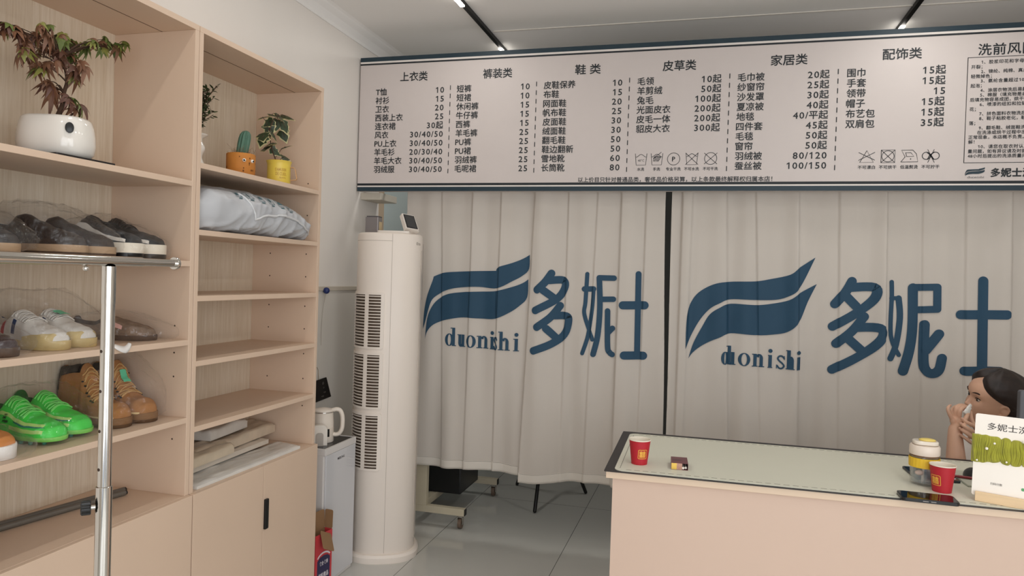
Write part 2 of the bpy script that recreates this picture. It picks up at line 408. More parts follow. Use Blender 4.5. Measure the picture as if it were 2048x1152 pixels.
COLS = [
 ('上衣类', -1.737, -1.571, 2.616, -1.887, -1.470, [('T恤', '10'), ('衬衫', '15'), ('卫衣', '20'), ('西装上衣', '25'), ('连衣裙', '30起'), ('风衣', '30/40/50'), ('PU上衣', '30/40/50'), ('羊毛衫', '20/30/40'), ('羊毛大衣', '30/40/50'), ('羽绒服', '30/40/50')]),
 ('裤装类', -1.242, -1.076, 2.612, -1.393, -0.975, [('短裤', '10'), ('短裙', '10'), ('休闲裤', '15'), ('牛仔裤', '15'), ('西裤', '15'), ('羊毛裤', '25'), ('PU裤', '25'), ('PU裙', '25'), ('羽绒裤', '25'), ('毛呢裙', '25')]),
 ('鞋 类', -0.727, -0.591, 2.611, -0.896, -0.475, [('皮鞋保养', '10'), ('布鞋', '15'), ('网面鞋', '20'), ('帆布鞋', '25'), ('皮面鞋', '30'), ('绒面鞋', '30'), ('翻毛鞋', '50'), ('鞋边翻新', '50'), ('雪地靴', '60'), ('长筒靴', '80')]),
 ('皮草类', -0.268, -0.102, 2.609, -0.395, 0.025, [('毛领', '10起'), ('羊剪绒', '50起'), ('兔毛', '100起'), ('光面皮衣', '200起'), ('皮毛一体', '200起'), ('貂皮大衣', '300起')]),
 ('家居类', 0.259, 0.428, 2.612, 0.104, 0.531, [('毛巾被', '20起'), ('纱窗帘', '25起'), ('沙发罩', '30起'), ('夏凉被', '40起'), ('地毯', '40/平起'), ('四件套', '45起'), ('毛毯', '50起'), ('窗帘', '50起'), ('羽绒被', '80/120'), ('蚕丝被', '100/150')]),
 ('配饰类', 0.764, 0.932, 2.616, 0.611, 1.036, [('围巾', '15起'), ('手套', '15起'), ('领带', '15'), ('帽子', '15起'), ('布艺包', '15起'), ('双肩包', '35起')]),
]
for (head, hx0, hx1, hz, ix, px, rows), dx in zip(COLS, (-1.432, -0.937, -0.437, 0.065, 0.570, 0)):
    Ink().word(head, hx0, hz, 0.0567, width=hx1-hx0, bold=0.0009).done('heading_lettering')
    a, b = Ink(), Ink()
    for i, (it, pr) in enumerate(rows):
        z = 2.535-0.0493*i
        a.word(it, ix, z, 0.0437, track=1.0, bold=0.0007)
        b.word(pr, px, z, 0.0450, 'RIGHT', bold=0.0007, digit=0.645)
    if dx:
        dv = Ink(); L = []
        for k in range(11):
            z = 2.545-0.0466*k
            for zz, w in ((z+0.0126, .0001), (z+0.0125, .0022), (z-0.0125, .0022), (z-0.0126, .0001)): L += [(dx+w, MY-0.0012, zz), (dx-w, MY-0.0012, zz)]
        dv.add(L, [(2*i, 2*i+1, 2*i+3, 2*i+2) for i in range(len(L)//2-1)]); dv.done('dashed_divider')
    a.done('item_lettering'); b.done('price_lettering')
def circ(cx, cz, r, n=40, a0=0, a1=2*pi): return [(cx+r*cos(a0+(a1-a0)*k/n), cz+r*sin(a0+(a1-a0)*k/n)) for k in range(n+1)]
lw = 0.0026
def sym(i, cx, cz, caption, capw):
    q = Ink(); w = 0.030; h = 0.030
    def tub():
        wave = [(cx-w+0.004+(2*w-0.008)*k/16, cz+h*0.62-0.007*sin(pi*2*k/16+pi*0.5)*1.0) for k in range(17)]
        q.line([(cx-w, cz+h), (cx-w*0.8, cz-h), (cx+w*0.8, cz-h), (cx+w, cz+h)], lw); q.line(wave, lw)
    if i == 0: tub(); q.word('40°C', cx, cz-0.006, 0.016, 'CENTER')
    if i == 1:
        tub()
        for k in range(5): q.line([(cx-0.017+k*0.006, cz-0.012), (cx-0.012+k*0.008, cz+0.012)], lw*1.2)
        q.line([(cx-0.014, cz+0.012), (cx+0.006, cz+0.022), (cx+0.022, cz+0.036)], lw); q.line([(cx-0.018, cz+0.004), (cx, cz+0.014), (cx+0.02, cz+0.01)], lw*1.5)
    if i == 2: q.line(circ(cx, cz, 0.031), lw); q.word('P', cx, cz, 0.034, 'CENTER', bold=0.0006)
    if i == 3: tub(); q.line([(cx-w*1.05, cz+h), (cx+w*1.05, cz-h)], lw); q.line([(cx-w*1.05, cz-h), (cx+w*1.05, cz+h)], lw)
    if i == 4: q.line(circ(cx, cz, 0.030), lw); q.line([(cx-0.032, cz+0.028), (cx+0.032, cz-0.028)], lw); q.line([(cx-0.032, cz-0.028), (cx+0.032, cz+0.028)], lw)
    if i == 5: q.line([(cx-0.03, cz-0.028), (cx, cz+0.028), (cx+0.03, cz-0.028)], lw, closed=True); q.line([(cx-0.036, cz+0.02), (cx+0.036, cz-0.018)], lw); q.line([(cx-0.036, cz-0.018), (cx+0.036, cz+0.02)], lw)
    if i == 6: q.line([(cx-w, cz-h), (cx-w, cz+h), (cx+w, cz+h), (cx+w, cz-h)], lw, closed=True); q.line(circ(cx, cz, 0.0265), lw); q.line([(cx-w, cz-h), (cx+w, cz+h)], lw); q.line([(cx-w, cz+h), (cx+w, cz-h)], lw)
    if i == 7:
        q.line([(cx-0.036, cz-0.028), (cx-0.018, cz-0.004), (cx-0.034, cz+0.028), (cx+0.014, cz+0.028), (cx+0.03, cz+0.01), (cx+0.037, cz-0.028)], lw, closed=True)
        q.line([(cx-0.012, cz-0.002), (cx-0.016, cz+0.016), (cx+0.006, cz+0.016), (cx+0.02, cz-0.002)], lw, closed=True); q.line(circ(cx+0.006, cz-0.014, 0.0015, 10), 0.0025)
    if i == 8:
        for s in (-1, 1): q.line(circ(cx+s*0.019, cz, 0.017, 28), lw*1.3)
        q.line([(cx-0.014, cz-0.018), (cx-0.004, cz+0.004), (cx+0.016, cz+0.018)], lw*1.6); q.line([(cx-0.016, cz+0.016), (cx+0.004, cz-0.002), (cx+0.014, cz-0.018)], lw*1.6)
        q.line([(cx-0.012, cz-0.032), (cx+0.014, cz+0.03)], lw); q.line([(cx-0.014, cz+0.03), (cx+0.016, cz-0.032)], lw)
    q.word(caption, cx, 2.079, 0.0185, 'CENTER', width=capw, bold=0.0003)
    q.done('care_symbol')
for i, (cx, cap, cw) in enumerate(((-0.364, '水洗', 0.036), (-0.283, '手洗', 0.036), (-0.198, '专业干洗', 0.074), (-0.107, '不可水洗', 0.074), (-0.014, '不可干洗', 0.074), (0.711, '不可漂白', 0.076), (0.804, '不可烘干', 0.076), (0.896, '低温熨烫', 0.076), (0.987, '不可拧干', 0.076))):
    sym(i, cx, 2.131, cap, cw)
Ink().word('以上价目只针对普通品类，奢侈品价格另算，以上条款最终解释权归属本店！', -0.692, 2.026, 0.0285, width=0.977, bold=0.0004).done('note_lettering')
Ink().word('洗前风险告知', 1.167, 2.618, 0.0575, track=1.06, bold=0.0009).done('heading_lettering')
Ink().line([(1.126, 2.584), (1.126, 2.096), (1.84, 2.096), (1.84, 2.584)], 0.003, closed=True).done('text_frame')
q = Ink()
for i, s in enumerate(('+1、胶浆印花和字母贴图易', '开裂；', '+2、锦纶、纯棉、真丝面料', '轻微掉色；', '+3、氨纶含量超过10%的面', '起泡；', '+4、涂层衣物洗后易起皱', '+5、棉服（填充物是丝棉）', '后填充物容易成团，烘干也无', '+6、喷漆的纽扣和拉链会', '花；', '+7、拼色面料衣物洗后会', '+8、鞋子粘胶老化，鞋面', '落；', '+9、翻毛鞋、绒面鞋洗后', '+在洗涤或烘干过程中出现', '正常现象，本店概不负责。请', '解！', '+10、请您在取衣时认真检', '量问题，如有异议请及时提出', '48小时后提出的洗涤质量问题')):
    ind = s[0] == '+'
    q.word(s.strip('+'), 1.182 if ind and s[1] != '在' else (1.176 if ind else 1.141), 2.561-0.0217*i, 0.0193, track=1.06, bold=0.0003)
q.done('terms_lettering')
Ink().word('多妮士洗衣', 1.239, 2.049, 0.043, bold=0.0016).done('brand_lettering')

# ------------------------------------------------------------------ curtains
cloth_m = mat('off_white_curtain', '#CBC3BA', 0.8, var=0.015, scale=3, bump=0.03, bscale=500, sheen=0.15)
hem_m = mat('curtain_hem', '#D9D2C8', 0.8, var=0.01)
print_m = mat('teal_blue_print', '#25475F', 0.7, var=0.03, scale=6)
def sstep(t): t = min(max(t, 0.0), 1.0); return t*t*(3-2*t)
def curtain_fn(ridges, y0, seed, hem0):
    def f(x, z):
        k = sstep((1.96-z)/1.5)
        d = 0.0
        for xt, xb, at, ab, sg, wd in ridges:
            xr = xt+(xb-xt)*min(max((1.96-z)/1.5, -0.1), 1.1); a = at+(ab-at)*k
            u = (x-xr)*sg
            if -0.004 <= u < wd:
                rise = sstep((u+0.004)/0.010)
                d += a*rise*(1-sstep(max(u-0.006, 0)/(wd-0.006)))
        lowk = sstep((1.15-z)/0.7)
        d += 0.006*sin(2*pi*x/0.23+seed)+0.004*sin(2*pi*x/0.13+seed*2.1+0.3*z)
        d += lowk*(0.020*sin(2*pi*x/0.46+seed*1.7)+0.010*sin(2*pi*x/0.21+seed))
        d += 0.0022*noise.noise(Vector((x*9, z*3, seed)))
        return y0-d
    return f
def make_curtain(name, label, xl, xr, z1, hemz, fn, grid=0.005):
    """xl(z), xr(z): edges; hemz(x): height of the bottom edge"""
    t = thing(name, label, 'curtain', ((xl(1)+xr(1))/2, 3.9, 0.4), group='logo curtains under the price board')
    nz = 90
    x0 = min(xl(0.4), xl(2.0)); x1 = max(xr(0.4), xr(2.0)); k0 = math.floor(x0/grid); nx = math.ceil(x1/grid)-k0; xs = [(k0+i)*grid for i in range(nx+1)]
    def sheet(za, zb, n, e, m, nm):
        q = MB(); vs = []
        for i, x in enumerate(xs):
            a, b = za(x), zb(x)
            for j in range(n+1):
                z = a+(b-a)*j/n; xx = min(max(x, xl(z)), xr(z))
                vs.append((xx, fn(xx, z)-e, z))
        q.add(vs, [(i*(n+1)+j, (i+1)*(n+1)+j, (i+1)*(n+1)+j+1, i*(n+1)+j+1) for i in range(nx) for j in range(n)])
        return q.build(nm, m, t, world=True, smooth=180, solid=0.0012, recalc=False)
    sheet(lambda x: hemz(x), lambda x: z1, nz, 0.0, cloth_m, 'cloth')
    sheet(lambda x: hemz(x)-0.001, lambda x: hemz(x)+0.052, 4, 0.0022, hem_m, 'hem')
    q = MB(); pts = [(x, fn(x, hemz(x)+0.049)-0.0035, hemz(x)+0.049) for x in xs[1:-1:2]]
    q.tube(pts, 0.0007, 4); q.build('hem_stitching', mat('stitch_grey', '#8E867C', 0.8), t, world=True)
    return t
def print2d(name, shapes, fn, parent, m, gx=0.005, gz=0.018, e=0.0042):
    b = bmesh.new()
    for si, (vs, fs) in enumerate(shapes):
        bv = [b.verts.new((x, -0.00006*si, z)) for x, z in vs]
        for f in fs:
            try: b.faces.new([bv[i] for i in f])
            except ValueError: pass
    bmesh.ops.triangulate(b, faces=b.faces[:])
    xs = [v.co.x for v in b.verts]; zs = [v.co.z for v in b.verts]
    k = math.ceil(min(xs)/gx)
    while k*gx < max(xs):
        bmesh.ops.bisect_plane(b, geom=b.verts[:]+b.edges[:]+b.faces[:], plane_co=(k*gx, 0, 0), plane_no=(1, 0, 0)); k += 1
    k = math.ceil(min(zs)/gz)
    while k*gz < max(zs):
        bmesh.ops.bisect_plane(b, geom=b.verts[:]+b.edges[:]+b.faces[:], plane_co=(0, 0, k*gz), plane_no=(0, 0, 1)); k += 1
    for v in b.verts: v.co.y = fn(v.co.x, v.co.z)-e+v.co.y
    me = bpy.data.meshes.new(name); b.to_mesh(me); b.free(); me.materials.append(m)
    me.polygons.foreach_set('use_smooth', [True]*len(me.polygons))
    return link(name, me, parent, True)
def spline(pts, n=6):
    out = []
    P = [pts[0]]+list(pts)+[pts[-1]]
    for i in range(1, len(P)-2):
        p0, p1, p2, p3 = P[i-1], P[i], P[i+1], P[i+2]
        for k in range(n):
            t = k/n
            out.append(tuple(0.5*((2*p1[c])+(-p0[c]+p2[c])*t+(2*p0[c]-5*p1[c]+4*p2[c]-p3[c])*t*t+(-p0[c]+3*p1[c]-3*p2[c]+p3[c])*t**3) for c in range(len(p1))))
    out.append(tuple(pts[-1])); return out
def stroke(pts, w, curve=True):
    """round-capped brush stroke as a 2D strip"""
    pts = spline(pts, 6) if curve and len(pts) > 2 else pts
    n = len(pts); L = []
    for i, p in enumerate(pts):
        a = pts[max(i-1, 0)]; c = pts[min(i+1, n-1)]; dx, dz = c[0]-a[0], c[1]-a[1]; l = math.hypot(dx, dz) or 1
        L += [(p[0]-dz/l*w/2, p[1]+dx/l*w/2), (p[0]+dz/l*w/2, p[1]-dx/l*w/2)]
    sh = [(L, [(2*i, 2*i+1, 2*i+3, 2*i+2) for i in range(n-1)])]
    for p, q in ((pts[0], pts[1]), (pts[-1], pts[-2])):
        a0 = atan2(p[1]-q[1], p[0]-q[0]); sh.append(([(p[0]+w/2*cos(a0-pi/2+pi*k/12), p[1]+w/2*sin(a0-pi/2+pi*k/12)) for k in range(13)], [tuple(range(13))]))
    return sh
def disc(cx, cz, r, rz=None, n=20):
    return ([(cx+r*cos(2*pi*k/n), cz+(rz or r)*sin(2*pi*k/n)) for k in range(n)], [tuple(range(n))])
def ring2(cx, cz, rx, rz, th, tn, a0=0.0, a1=2*pi, n=28):
    vs = []
    for k in range(n+1):
        a = a0+(a1-a0)*k/n; vs += [(cx+rx*cos(a), cz+rz*sin(a)), (cx+(rx-th)*cos(a), cz+(rz-tn)*sin(a))]
    return (vs, [(2*i, 2*i+2, 2*i+3, 2*i+1) for i in range(n)])
def rect(x0, z0, x1, z1): return ([(x0, z0), (x1, z0), (x1, z1), (x0, z1)], [(0, 1, 2, 3)])
def letter(ch, x0, x1, z, h, asc):
    w = x1-x0; th = h*0.25; tn = h*0.07; S = []
    if ch == 'o': S += [ring2((x0+x1)/2, z+h/2, w/2, h/2+0.001, th, tn)]
    if ch == 'd':
        S += [ring2(x0+w*0.40, z+h/2, w*0.40, h/2+0.001, th, tn), rect(x1-w*0.36, z, x1-w*0.36+th, z+asc), rect(x1-w*0.5, z+asc-tn, x1-w*0.2, z+asc), rect(x1-w*0.36, z, x1, z+tn)]
    if ch in 'nh':
        top = h if ch == 'n' else asc
        S += [rect(x0+w*0.12, z, x0+w*0.12+th, z+top), rect(x0, z+top-tn, x0+w*0.2, z+top), rect(x0, z, x0+w*0.48, z+tn), rect(x1-w*0.46, z, x1, z+tn),
              rect(x1-w*0.12-th, z, x1-w*0.12, z+h*0.66), ring2(x1-w*0.12-w*0.30, z+h*0.66, w*0.30, h*0.35, th, tn*1.6, 0, pi*0.9)]
    if ch == 'u':
        S += [rect(x0+w*0.12, z+h*0.3, x0+w*0.12+th, z+h), rect(x0, z+h-tn, x0+w*0.3, z+h), rect(x1-w*0.14-th, z, x1-w*0.14, z+h), rect(x1-w*0.5, z+h-tn, x1-w*0.2, z+h), rect(x1-w*0.3, z, x1, z+tn),
              ring2(x0+w*0.12+w*0.30, z+h*0.32, w*0.30, h*0.33, th, tn*1.6, pi, 1.9*pi)]
    if ch == 'i':
        c = (x0+x1)/2; S += [rect(c-th/2, z, c+th/2, z+h), rect(x0, z, x1, z+tn), rect(x0, z+h-tn, c, z+h), disc(c, z+h*1.32, th*0.62)]
    if ch == 's':
        p = [(x0+w*(0.5+0.42*sx), z+h*(0.5+0.5*sz)) for sx, sz in ((0.85, 0.62), (0.35, 0.92), (-0.35, 0.92), (-0.8, 0.55), (-0.3, 0.16), (0.35, -0.14), (0.85, -0.55), (0.35, -0.93), (-0.35, -0.93), (-0.95, -0.55))]
        S += stroke(p, h*0.13)+[rect(x1-w*0.16, z+h*0.68, x1-w*0.08, z+h), rect(x0, z, x0+w*0.1, z+h*0.3)]
    return S
def poly(pts):
    n = len(pts); cor = []
    for i in range(n):
        a = Vector(pts[i])-Vector(pts[i-1]); b = Vector(pts[(i+1) % n])-Vector(pts[i])
        if a.angle(b) > R(42): cor.append(i)
    out = []
    for k, c in enumerate(cor):
        d = cor[(k+1) % len(cor)]; run = [pts[(c+j) % n] for j in range(((d-c) % n)+1)]
        out += (spline(run, 5) if len(run) > 2 else run)[:-1]
    return (out, [tuple(range(len(out)))])

# left curtain
LR = [(-1.506, -1.465, .016, .008, 1, .16), (-1.314, -1.323, .018, .010, 1, .16), (-1.145, -1.158, .020, .016, 1, .17), (-0.952, -0.993, .020, .040, 1, .22), (-0.761, -0.765, .018, .008, 1, .15), (-0.601, -0.633, .016, .012, 1, .11), (-0.470, -0.478, .024, .034, 1, .11), (-0.339, -0.345, .020, .014, 1, .09)]
fL = curtain_fn(LR, 3.912, 0.6, 0)
hemL = lambda x: 0.386+0.006*sin(9*x)-0.028*sstep((x+0.997)/0.006)+0.018*sstep((x+0.98)/0.3)
cL = make_curtain('curtain', 'off-white curtain with blue flag logo, the left one beside the tower air conditioner', lambda z: -1.722-0.0*z, lambda z: -0.238+0.028*sstep((1.96-z)/1.3), 1.99, hemL, fL)
LU = [(-1.597,1.177),(-1.592,1.276),(-1.576,1.367),(-1.546,1.458),(-1.539,1.486),(-1.484,1.508),(-1.389,1.518),(-1.264,1.525),(-1.163,1.529),(-1.15,1.549),(-1.067,1.576),(-1.015,1.599),(-0.974,1.624),(-0.976,1.545),(-1.012,1.505),(-1.063,1.474),(-1.153,1.431),(-1.261,1.435),(-1.355,1.43),(-1.433,1.417),(-1.496,1.392),(-1.543,1.353),(-1.565,1.292),(-1.58,1.231)]
LL = [(-1.581,1.122),(-1.572,1.231),(-1.55,1.3),(-1.511,1.354),(-1.448,1.387),(-1.354,1.402),(-1.26,1.408),(-1.16,1.415),(-1.062,1.442),(-1.01,1.464),(-0.978,1.487),(-0.981,1.387),(-1.021,1.337),(-1.073,1.298),(-1.16,1.258),(-1.256,1.255),(-1.349,1.257),(-1.428,1.245),(-1.491,1.228),(-1.538,1.203),(-1.569,1.164)]
def flag(n, up, lo, fn, p): print2d(n, [poly(up), poly(lo)], fn, p, print_m)
flag('flag_logo', LU, LL, fL, cL)
S = []
for ch, a, b in (('d', -1.458, -1.390), ('u', -1.383, -1.333), ('o', -1.328, -1.270), ('n', -1.266, -1.196), ('i', -1.187, -1.162), ('s', -1.165, -1.139), ('h', -1.134, -1.066), ('i', -1.048, -1.016)):
    S += letter(ch, a, b, 1.090-0.01*(a+1.458)/0.44, 0.070, 0.105)
print2d('latin_lettering', S, fL, cL, print_m)
LS = [[(-0.842,1.524),(-0.875,1.474),(-0.917,1.431)],[(-0.852,1.485),(-0.775,1.488),(-0.765,1.448),(-0.808,1.384),(-0.923,1.316)],[(-0.883,1.429),(-0.83,1.392)],[(-0.789,1.347),(-0.841,1.28),(-0.911,1.224)],[(-0.819,1.291),(-0.752,1.292),(-0.738,1.265),(-0.76,1.19),(-0.832,1.133),(-0.926,1.092)],[(-0.861,1.217),(-0.8,1.164)],
 [(-0.642,1.527),(-0.647,1.374),(-0.65,1.303),(-0.603,1.17)],[(-0.605,1.446),(-0.61,1.333),(-0.628,1.19),(-0.656,1.092)],[(-0.655,1.444),(-0.605,1.446)],[(-0.574,1.508),(-0.497,1.508)],[(-0.563,1.391),(-0.497,1.394)],[(-0.576,1.508),(-0.568,1.349),(-0.575,1.193),(-0.596,1.09)],[(-0.526,1.329),(-0.520,1.139),(-0.508,1.105),(-0.494,1.094)],[(-0.497,1.236),(-0.518,1.213)],
 [(-0.366,1.535),(-0.360,1.092)],[(-0.442,1.364),(-0.329,1.368)],[(-0.427,1.095),(-0.328,1.098)]]
LWD = [.040,.040,.036,.040,.040,.036,.020,.022,.030,.042,.036,.032,.0,.034,.034,.034,.046,.046,.042]
for nm, a, b in (('character_lettering', 0, 6), ('character_lettering', 6, 14), ('character_lettering', 14, 17)):
    S = []
    for k in range(a, b): S += stroke(LS[k], (.042 if k < 6 else (.022 if k in (6, 7) else (.030 if k < 14 else (.030 if k == 14 else .044)))))
    print2d(nm, S, fL, cL, print_m)
# right curtain
RR = [(-0.150, -0.150, .030, .026, 1, .08), (-0.096, -0.104, .014, .006, -1, .06), (0.076, 0.132, .018, .024, -1, .14), (0.217, 0.290, .016, .004, 1, .14), (0.426, 0.470, .022, .022, -1, .16), (0.614, 0.656, .014, .006, 1, .14), (0.832, 0.866, .030, .036, -1, .17), (0.989, 1.031, .016, .006, 1, .14), (1.174, 1.215, .016, .008, 1, .15), (1.367, 1.408, .018, .01, -1, .16), (1.58, 1.60, .018, .01, 1, .16), (1.76, 1.77, .018, .01, 1, .12)]
fR = curtain_fn(RR, 3.916, 2.3, 0)
hemR = lambda x: 0.37+0.008*sin(7*x+1)
cR = make_curtain('curtain', 'off-white curtain with blue flag logo, the right one behind the seated person', lambda z: -0.205+0.012*sstep((1.96-z)/1.3), lambda z: 1.92, 1.99, hemR, fR)
RU = [(-0.107,1.146),(-0.108,1.254),(-0.103,1.335),(-0.088,1.394),(-0.05,1.448),(0.021,1.491),(0.103,1.508),(0.228,1.514),(0.302,1.528),(0.396,1.553),(0.442,1.592),(0.515,1.644),(0.47,1.539),(0.436,1.476),(0.4,1.447),(0.338,1.424),(0.231,1.418),(0.111,1.417),(0.057,1.394),(0.008,1.363),(-0.04,1.303),(-0.082,1.22)]
RL = [(-0.092,1.097),(-0.069,1.18),(-0.027,1.269),(0.009,1.334),(0.058,1.371),(0.112,1.394),(0.232,1.392),(0.307,1.401),(0.396,1.424),(0.452,1.466),(0.526,1.51),(0.485,1.417),(0.447,1.315),(0.391,1.261),(0.312,1.243),(0.237,1.237),(0.118,1.24),(0.063,1.216),(0.009,1.19),(-0.04,1.158),(-0.073,1.127)]
flag('flag_logo', RU, RL, fR, cR)
S = []
for ch, a, b in (('d', 0.074, 0.124), ('u', 0.100, 0.147), ('o', 0.158, 0.219), ('n', 0.227, 0.288), ('i', 0.304, 0.327), ('s', 0.345, 0.388), ('h', 0.390, 0.432), ('i', 0.443, 0.459)):
    S += letter(ch, a, b, 1.077-0.006*(a-0.074)/0.38, 0.066, 0.098)
print2d('latin_lettering', S, fR, cR, print_m)
RS = [[(0.685,1.529),(0.657,1.473),(0.612,1.413)],[(0.676,1.498),(0.787,1.502),(0.790,1.449),(0.721,1.38),(0.605,1.3)],[(0.656,1.459),(0.708,1.406)],[(0.747,1.356),(0.694,1.282),(0.624,1.215)],[(0.709,1.3),(0.818,1.302),(0.826,1.251),(0.753,1.174),(0.61,1.084)],[(0.675,1.245),(0.74,1.188)],
 [(0.866,1.532),(0.869,1.465),(0.872,1.269),(0.911,1.174)],[(0.900,1.453),(0.909,1.358),(0.897,1.228),(0.874,1.155)],[(0.868,1.452),(0.895,1.453)],[(0.96,1.508),(1.066,1.513)],[(1.066,1.513),(1.069,1.408)],[(1.069,1.406),(0.966,1.398)],[(0.961,1.505),(0.966,1.318),(0.956,1.199),(0.932,1.097)],[(1.019,1.329),(1.020,1.159),(1.033,1.107),(1.060,1.093),(1.087,1.114),(1.098,1.17)],[(1.081,1.287),(1.029,1.205)],
 [(1.261,1.549),(1.272,1.122)],[(1.174,1.384),(1.359,1.392)],[(1.2,1.114),(1.34,1.123)]]
for a, b in ((0, 6), (6, 15), (15, 18)):
    S = []
    for k in range(a, b): S += stroke(RS[k], .044 if k < 6 else (.020 if k in (6, 8) else (.028 if k == 7 else (.046 if k == 12 else (.034 if k in (9, 10, 11) else .044)))))
    print2d('character_lettering', S, fR, cR, print_m)
rod = thing('curtain_rod', 'dark curtain rod hidden behind the price board', 'curtain rod', (0, 3.935, 1.995))
MB().cyl((-1.98, 3.93, 2.003), (1.92, 3.93, 2.003), 0.012).build('pole', mat('dark_steel', '#2B2A29', 0.4, 0.7), rod, world=True, smooth=40)

# the small flag logo with its name at the foot of the price board
def small(pts): return [(1.132+(x+1.597)*.1316, 2.033+(z-1.122)*.082) for x, z in pts]
q = Ink()
for pts in (small(LU), small(LL)):
    b_ = bmesh.new(); b_.faces.new([b_.verts.new((x, MY-0.0012, z)) for x, z in pts]); bmesh.ops.triangulate(b_, faces=b_.faces[:]); b_.verts.index_update()
    q.add([tuple(v.co) for v in b_.verts], [tuple(v.index for v in f.verts) for f in b_.faces]); b_.free()
q.build('flag_logo', stripe_m, board, world=True, recalc=False)
q = Ink(); x = 1.144
for ch, w in zip('duonishi', (.0095, .0095, .0085, .0095, .005, .0075, .0095, .005)):
    for vs, fs in letter(ch, x, x+w, 2.0245, .0062, .0095): q.add([(a, MY-0.0012, b) for a, b in vs], fs)
    x += w+.0006
q.build('latin_lettering', ink_m, board, world=True, recalc=False)

# ------------------------------------------------------------------ reception counter and what lies on it
CT = Matrix.Translation((-0.296, 2.255, 0)) @ Matrix.Rotation(R(0.9), 4, 'Z')
counter = thing('reception_counter', 'pale pink reception counter with dark edged desk mat, in front of the right curtain', 'counter', (-0.296, 2.255, 0), R(0.9))
pink_m = mat('pink_laminate', '#CBB19F', 0.5, var=0.01, scale=2)
top_m = mat('cream_laminate_top', '#D6BEA5', 0.45, var=0.01)
MB().box((0.004, 0.004, 0.876), (2.1, 0.61, 0.898)).build('top_panel', top_m, counter, bevel=0.001)
MB().box((0.024, 0.018, 0), (2.07, 0.036, 0.876)).build('front_panel', pink_m, counter)
for x in (0.024, 2.052): MB().box((x, 0.036, 0), (x+0.018, 0.56, 0.876)).build('side_panel', pink_m, counter)
MB().box((0.05, 0.14, 0.60), (2.05, 0.56, 0.618)).build('inner_shelf', pink_m, counter)
def rrect(x0, y0, x1, y1, r, n=6):
    P = []
    for cx, cy, a in ((x1-r, y1-r, 0), (x0+r, y1-r, 90), (x0+r, y0+r, 180), (x1-r, y0+r, 270)):
        P += [(cx+r*cos(R(a+90*k/n)), cy+r*sin(R(a+90*k/n))) for k in range(n+1)]
    return P
dm = MB().prism(rrect(-0.002, -0.004, 2.08, 0.615, 0.006), 0.898, 0.9003)
o = dm.build('desk_mat', mat('dark_leather', '#241F1F', 0.45, var=0.05, bump=0.1, bscale=400), None); o.matrix_world = CT
tag(o, 'dark brown leather mat covering the reception counter top under the pale pad', 'desk mat')
pd = MB().prism(rrect(0.028, 0.008, 2.02, 0.578, 0.028), 0.9003, 0.9022)
# stitched line all round
inx0, iny0, inx1, iny1 = 0.044, 0.026, 2.00, 0.560
k = inx0+0.02
while k < inx1-0.02:
    for yy in (iny0, iny1): pd.box((k, yy-0.0009, 0.9021), (k+0.017, yy+0.0009, 0.9026), 1)
    k += 0.026
k = iny0+0.015
while k < iny1-0.015:
    pd.box((inx0-0.0009, k, 0.9021), (inx0+0.0009, k+0.009, 0.9026), 1); k += 0.014
o = pd.build('desk_pad', [mat('sage_pad', '#D3D1C0', 0.5, var=0.01), mat('dark_stitch', '#6B675C', 0.8)], None); o.matrix_world = CT
tag(o, 'pale grey green desk pad with dark stitched border on the counter', 'desk pad')
ZC = 0.9024
# paper cups
red_m = mat('cup_red', '#B01F2C', 0.55, var=0.02); gold_m = mat('gold_print', '#E9B24A', 0.4, 0.2); paper_m = mat('cup_paper', '#E6DCCB', 0.6)
def paper_cup(loc, az, label):
    t = thing('paper_cup', label, 'cup', loc, 0, group='red paper cups on the counter')
    h = 0.078; r0 = 0.0255; r1 = 0.0345
    MB().lathe([(0.0005, 0.004), (r0-0.001, 0.004), (r0-0.001, 0), (r0, 0), (r1, h)], n=48).build('cup_wall', red_m, t, smooth=50)
    MB().lathe([(r1-0.0006, h-0.001), (r1+0.001, h-0.0005), (r1+0.0016, h+0.001), (r1+0.0006, h+0.0026), (r1-0.0008, h+0.0018), (r1-0.0012, h), (r0-0.0005, 0.006), (0.0005, 0.006)], n=48).build('rim', paper_m, t, smooth=80)
    def on(u, v): # u across (m), v height
        r = r0+(r1-r0)*v/h+0.0004; a = az+u/r
        return (r*cos(a), r*sin(a), v)
    q = MB(); hw = 0.0145
    vs, fs = text_mesh('囍', 1, bold=0.02); vs = fit_text(vs, -0.0112, 0.0112, 0.0250, 0.0470)
    q.add([on(a, b) for a, b in vs], fs)
    P0 = rrect(-hw, 0.0215, hw, 0.0505, 0.003); P = []
    for i in range(len(P0)):
        a_, b_ = P0[i], P0[(i+1) % len(P0)]; m_ = max(int(math.hypot(b_[0]-a_[0], b_[1]-a_[1])/.002), 1); P += [(a_[0]+(b_[0]-a_[0])*k/m_, a_[1]+(b_[1]-a_[1])*k/m_) for k in range(m_)]
    n = len(P); L = []
    for i, p in enumerate(P):
        a = Vector(P[i-1]); b = Vector(P[(i+1) % n]); d = (b-a).normalized(); w = 0.0009
        L += [on(p[0]-d.y*w, p[1]+d.x*w), on(p[0]+d.y*w, p[1]-d.x*w)]
    q.add(L, [(2*i, 2*i+1, (2*i+3) % (2*n), (2*i+2) % (2*n)) for i in range(n)])
    q.build('double_happiness_print', gold_m, t, recalc=False)
    return t
paper_cup((-0.200, 2.376, ZC), R(-65), 'red paper cup with gold character, alone near the left end of the counter')
paper_cup((0.688, 2.396, ZC), R(-142), 'red paper cup with gold character, beside the yellow tumbler')
